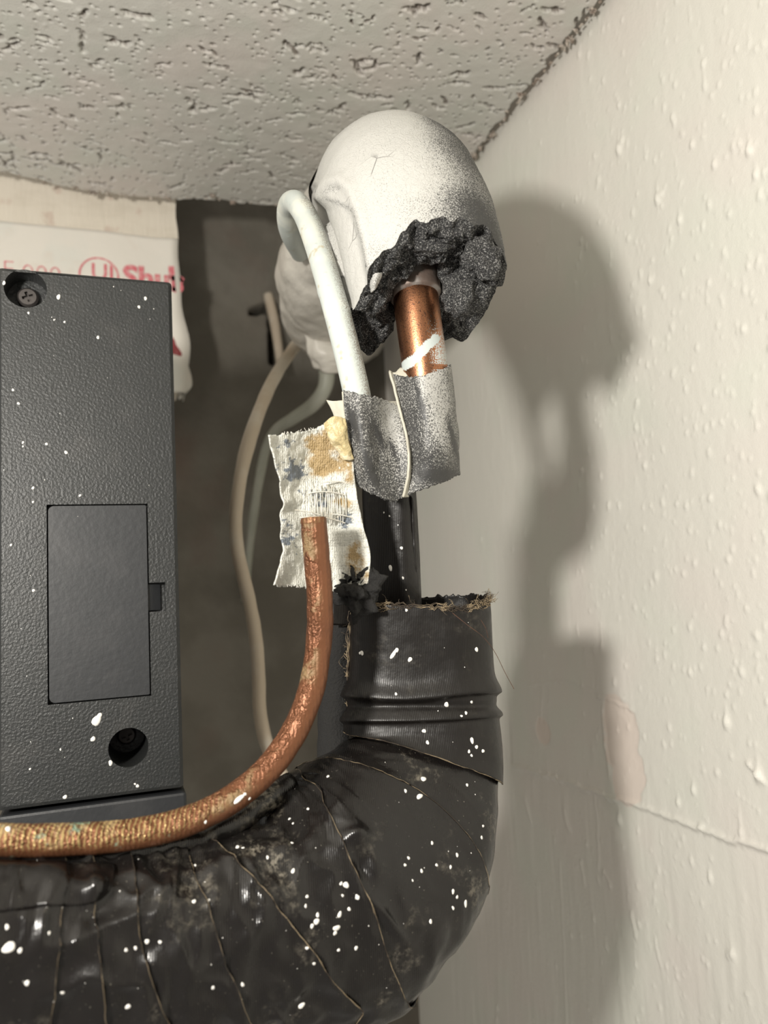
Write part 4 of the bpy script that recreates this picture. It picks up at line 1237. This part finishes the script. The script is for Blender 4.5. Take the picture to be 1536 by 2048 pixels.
# the patch of tape lying along the upper left of the bundle
bv = BVHTree.FromPolygons([Vector(v) for v in np.vstack([w[1].reshape(-1, 3) for w in wraps])],
                          [tuple(int(i)+off for i in f) for (w, off) in zip(wraps, np.cumsum([0]+[w[1].shape[0]*BT for w in wraps[:-1]])) for f in grid_faces(w[1].shape[0], BT, True)])
def hit(px, py, tree):
    d = ray(np.array(float(px)), np.array(float(py)))
    h = tree.ray_cast(Vector(CAM), Vector(d))
    return h
G = []
top_y = lambda x: np.interp(x, [-60, 0, 200, 225, 232], [1724, 1727, 1730, 1732, 1742])
bot_y = lambda x: np.interp(x, [-60, 0, 90, 150, 175, 200, 218, 226, 232], [1828, 1824, 1812, 1812, 1808, 1797, 1782, 1768, 1746])
for x in np.linspace(-60, 228, 60):
    col_ = []
    for v in np.linspace(0, 1, 16):
        y = top_y(x)*(1-v)+bot_y(x)*v
        h = hit(x, y, bv)
        if h[0] is None: h = hit(x, y+8, bv)
        p = np.array(h[0]); n_ = np.array(h[1]); n_ = n_*np.sign(n_@(CAM-p))
        col_.append(p+n_*(.0009+.0012*math.exp(-((x-190)/26)**2-((v-.55)/.35)**2)))
    G.append(col_)
o = mesh_obj('tape_patch', np.array(G).reshape(-1, 3), grid_faces(60, 16), M_BTAPE, bundle)
md = o.modifiers.new('t', 'SOLIDIFY'); md.thickness = .0006

# dark dirt strip where the copper rests on the bundle
tube_mesh('tape_ridge', [(-500, 1690, .170), (-120, 1712, .189), (0, 1716, .197), (150, 1716, .205), (280, 1704, .213), (380, 1684, .221), (450, 1656, .2275), (520, 1612, .236), (580, 1568, .247)], [.0030, .0032, .0033, .0034, .0036, .0037, .0038, .0039, .0036], M_BTAPE2, bundle, 90, 20, rad_fn=lambda V, s: .0006*fbm(V, 200, 3, 681))

# ------------------------------------------------------------------ cables behind
cb = [(648, 655, .60), (604, 678, .56), (572, 718, .52), (540, 772, .48), (512, 840, .45), (492, 905, .435), (479, 965, .425), (472, 1030, .42), (474, 1090, .42), (486, 1150, .42), (501, 1215, .42), (512, 1285, .42), (517, 1360, .42), (520, 1425, .418), (533, 1485, .415), (555, 1535, .41), (578, 1580, .405), (610, 1680, .40), (640, 1850, .395), (660, 2000, .395), (674, 2060, .395), (690, 2200, .40)]
o = tube_mesh('beige_cable', cb, [.0042]*2+[.0040]*4+[.0037]*16, M_CABLE, None, 260, 16, base=P(np.array(690.), np.array(2200.), np.array(.40)), rad_fn=lambda V, s: .0003*fbm(V, 70, 2, 691))
tag(o, 'beige cable hanging in a long curve between the black box and the copper pipe', 'cable')
cb = [(650, 640, .62), (628, 690, .585), (640, 712, .565), (652, 738, .56), (650, 775, .56), (625, 810, .565), (585, 838, .57), (552, 860, .58), (533, 895, .59), (522, 940, .60), (510, 1010, .61), (500, 1090, .63), (490, 1200, .65)]
o = tube_mesh('grey_cable', cb, [.005, .0058, .006, .0058, .0055, .0052, .0046, .004, .0038, .0036, .0034, .0033, .0032], M_CABLE2, None, 160, 16, base=P(np.array(490.), np.array(1200.), np.array(.65)), rad_fn=lambda V, s: .0004*fbm(V, 60, 2, 695))
tag(o, 'grey-green cable curling out under the grey wrap in the shadow', 'cable')
o = tube_mesh('wire', [(536, 590, .70), (548, 640, .69), (556, 690, .675), (562, 740, .66)], [.0045, .0045, .004, .0035], M_CABLE, None, 30, 12, base=P(np.array(562.), np.array(740.), np.array(.66)))
tag(o, 'short thin brownish wire poking from the hole in the back wall', 'wire')

# ------------------------------------------------------------------ white paint spatter
def drops(parent, tree, spots, name='paint_spatter'):
    mb = MB()
    for s in spots:
        x, y, r = s[:3]; el = s[3] if len(s) > 3 else rng.uniform(.95, 1.35); an_ = s[4] if len(s) > 4 else rng.normal(1.57, .3)
        h = hit(x, y, tree)
        if h[0] is None: continue
        p = np.array(h[0]); n_ = np.array(h[1]); n_ = n_*np.sign(n_@(CAM-p))
        n_ = unit(n_)
        dep = (p-CAM)@FW
        R_ = r*dep/F
        u_ = unit(RT*math.cos(an_)+UP*math.sin(an_)); u_ = unit(u_-n_*(u_@n_)); v_ = np.cross(n_, u_)
        m_ = 12
        A_ = np.linspace(0, 6.2832, m_, endpoint=False)
        wob_ = 1+.12*np.sin(A_*2+x)+.08*np.sin(A_*3+y)
        rows_ = []
        for (k_, hh) in ((1.0, -.12), (.92, .10), (.6, .24), (.2, .30)):
            rows_.append(p+n_*(hh*R_+.00012)+R_*k_*wob_[:, None]*(np.cos(A_)[:, None]*u_*el+np.sin(A_)[:, None]*v_))
        rows_ = np.array(rows_)
        off = mb.n
        mb.grid(rows_, True)
        mb.F.append(tuple(off+3*m_+i for i in range(m_)))
    o = mb.build(name, M_DROP, parent, True); o['kind'] = 'stuff'
    return o
def tree_of(objs):
    V, F_, n = [], [], 0
    for o in objs:
        b = np.array(ROOT[o.name]) if o.parent is None else np.array(ROOT[o.parent.name])
        v = np.array([q.co[:] for q in o.data.vertices])+b
        V.append(v); F_ += [tuple(i+n for i in p.vertices) for p in o.data.polygons]; n += len(v)
    return BVHTree.FromPolygons([Vector(v) for v in np.vstack(V)], F_)
t_box = tree_of([cover, hatch])
bs = [(117, 594, 3.2, 1.9, 1.5), (291, 597, 3.2), (278, 614, 3.0), (57, 626, 2.2), (129, 644, 2), (196, 675, 3.0), (26, 780, 2.6), (37, 807, 2.6), (93, 888, 2.6), (132, 905, 3.2), (66, 976, 2.6), (66, 1004, 2.2), (160, 991, 2.2), (22, 1090, 2.2), (67, 1181, 2.6),
      (46, 885, 2.2), (46, 893, 1.8), (193, 1441, 7.5, 1.7, 1.05), (198, 1432, 4.5, 1.6, 1.0), (186, 1478, 4.4), (221, 1526, 4.2), (121, 1499, 1.8), (60, 1538, 2.2), (130, 1594, 4.0), (275, 1572, 3.0), (270, 1568, 2.2), (8, 566, 3, 1.4), (108, 640, 1.5), (283, 560, 2.5), (120, 1612, 2)]
for q in range(24): bs.append((rng.uniform(5, 325), rng.uniform(570, 1580), rng.uniform(.5, 1.0)))
drops(box, t_box, bs)
sp = [(724, 1306, 4.4), (720, 1306, 2.6), (787, 1308, 4.2, 2.6, 1.0), (794, 1300, 3.6, 1.2), (820, 1319, 4.2), (953, 1299, 3.4, 1.6), (893, 1409, 5), (943, 1404, 3), (932, 1426, 3), (923, 1432, 2.6), (848, 1462, 4), (855, 1485, 3.4), (944, 1481, 4, 1.5), (938, 1503, 2.8), (953, 1494, 3.2), (966, 1502, 3.2), (943, 1511, 2.6), (813, 1220, 3), (792, 1388, 3),
      (847, 1558, 5.4), (811, 1582, 3.2), (839, 1593, 4.6, 1.8, .7), (656, 1553, 3.2), (616, 1618, 2.8), (586, 1647, 2.2), (586, 1742, 4), (584, 1686, 2.4), (692, 1770, 6), (682, 1767, 3), (685, 1791, 2.6), (715, 1795, 4), (713, 1791, 2.4), (614, 1793, 3.2), (611, 1812, 3), (698, 1818, 3.6), (635, 1830, 3.6), (633, 1843, 5, 1.4, .6), (624, 1852, 4), (679, 1829, 4.4, 1.4, .8), (673, 1856, 6, 1.3, 2.9), (670, 1866, 4), (614, 1896, 3.4), (677, 1900, 3), (712, 1896, 4), (628, 1927, 3.4), (603, 2011, 5, 1.5, .1),
      (864, 1686, 3), (817, 1716, 3), (810, 1730, 3), (843, 1742, 3.4), (873, 1730, 3), (914, 1710, 3.2), (901, 1734, 3), (906, 1783, 3.4, 1.4), (914, 1794, 3), (906, 1816, 3), (861, 1843, 3.6), (931, 1807, 4, 1.7, 1.2), (966, 1652, 2.6), (963, 1675, 3), (825, 1761, 2), (934, 1570, 2.6),
      (56, 1763, 3.6), (97, 1762, 4), (36, 1780, 2.6), (9, 1765, 3), (18, 1895, 9, 1.5, .1), (40, 1901, 4.6), (14, 1854, 4), (98, 1866, 3), (54, 1966, 4.6), (125, 1985, 3.6), (252, 1900, 3.6), (271, 1896, 3), (294, 1883, 4), (320, 1884, 3.2), (256, 2013, 5), (388, 1803, 4.2), (417, 1801, 2.8), (475, 1694, 3.8), (486, 1696, 2.4), (535, 1715, 2.8), (485, 1969, 3.6), (426, 1975, 3, 1.6), (390, 1731, 2.8), (579, 1638, 2.4), (120, 1789, 2.4)]
for q in range(70): sp.append((rng.uniform(5, 960), rng.uniform(1240, 2030), rng.uniform(.5, 1.2)))
drops(bundle, bv, [s for s in sp if s[0] > 0])
t_neck = tree_of([c for c in neck.children if c.name.startswith('taped_pipe')])
drops(neck, t_neck, [(803, 1096, 3), (781, 1136, 4, 1.5), (806, 1156, 2.2), (779, 1032, 1.8), (768, 1025, 1.5), (796, 1050, 1.3), (812, 1180, 1.6)])
t_cut = tree_of([c for c in cut.children if c.name.startswith('pipe')])
drops(cut, t_cut, [(594, 1512, 5.2, 1.8, 1.2), (478, 1598, 5, 2.6, .5), (490, 1588, 3), (499, 1597, 3), (411, 1644, 3), (16, 1658, 5), (628, 1454, 2.4)])
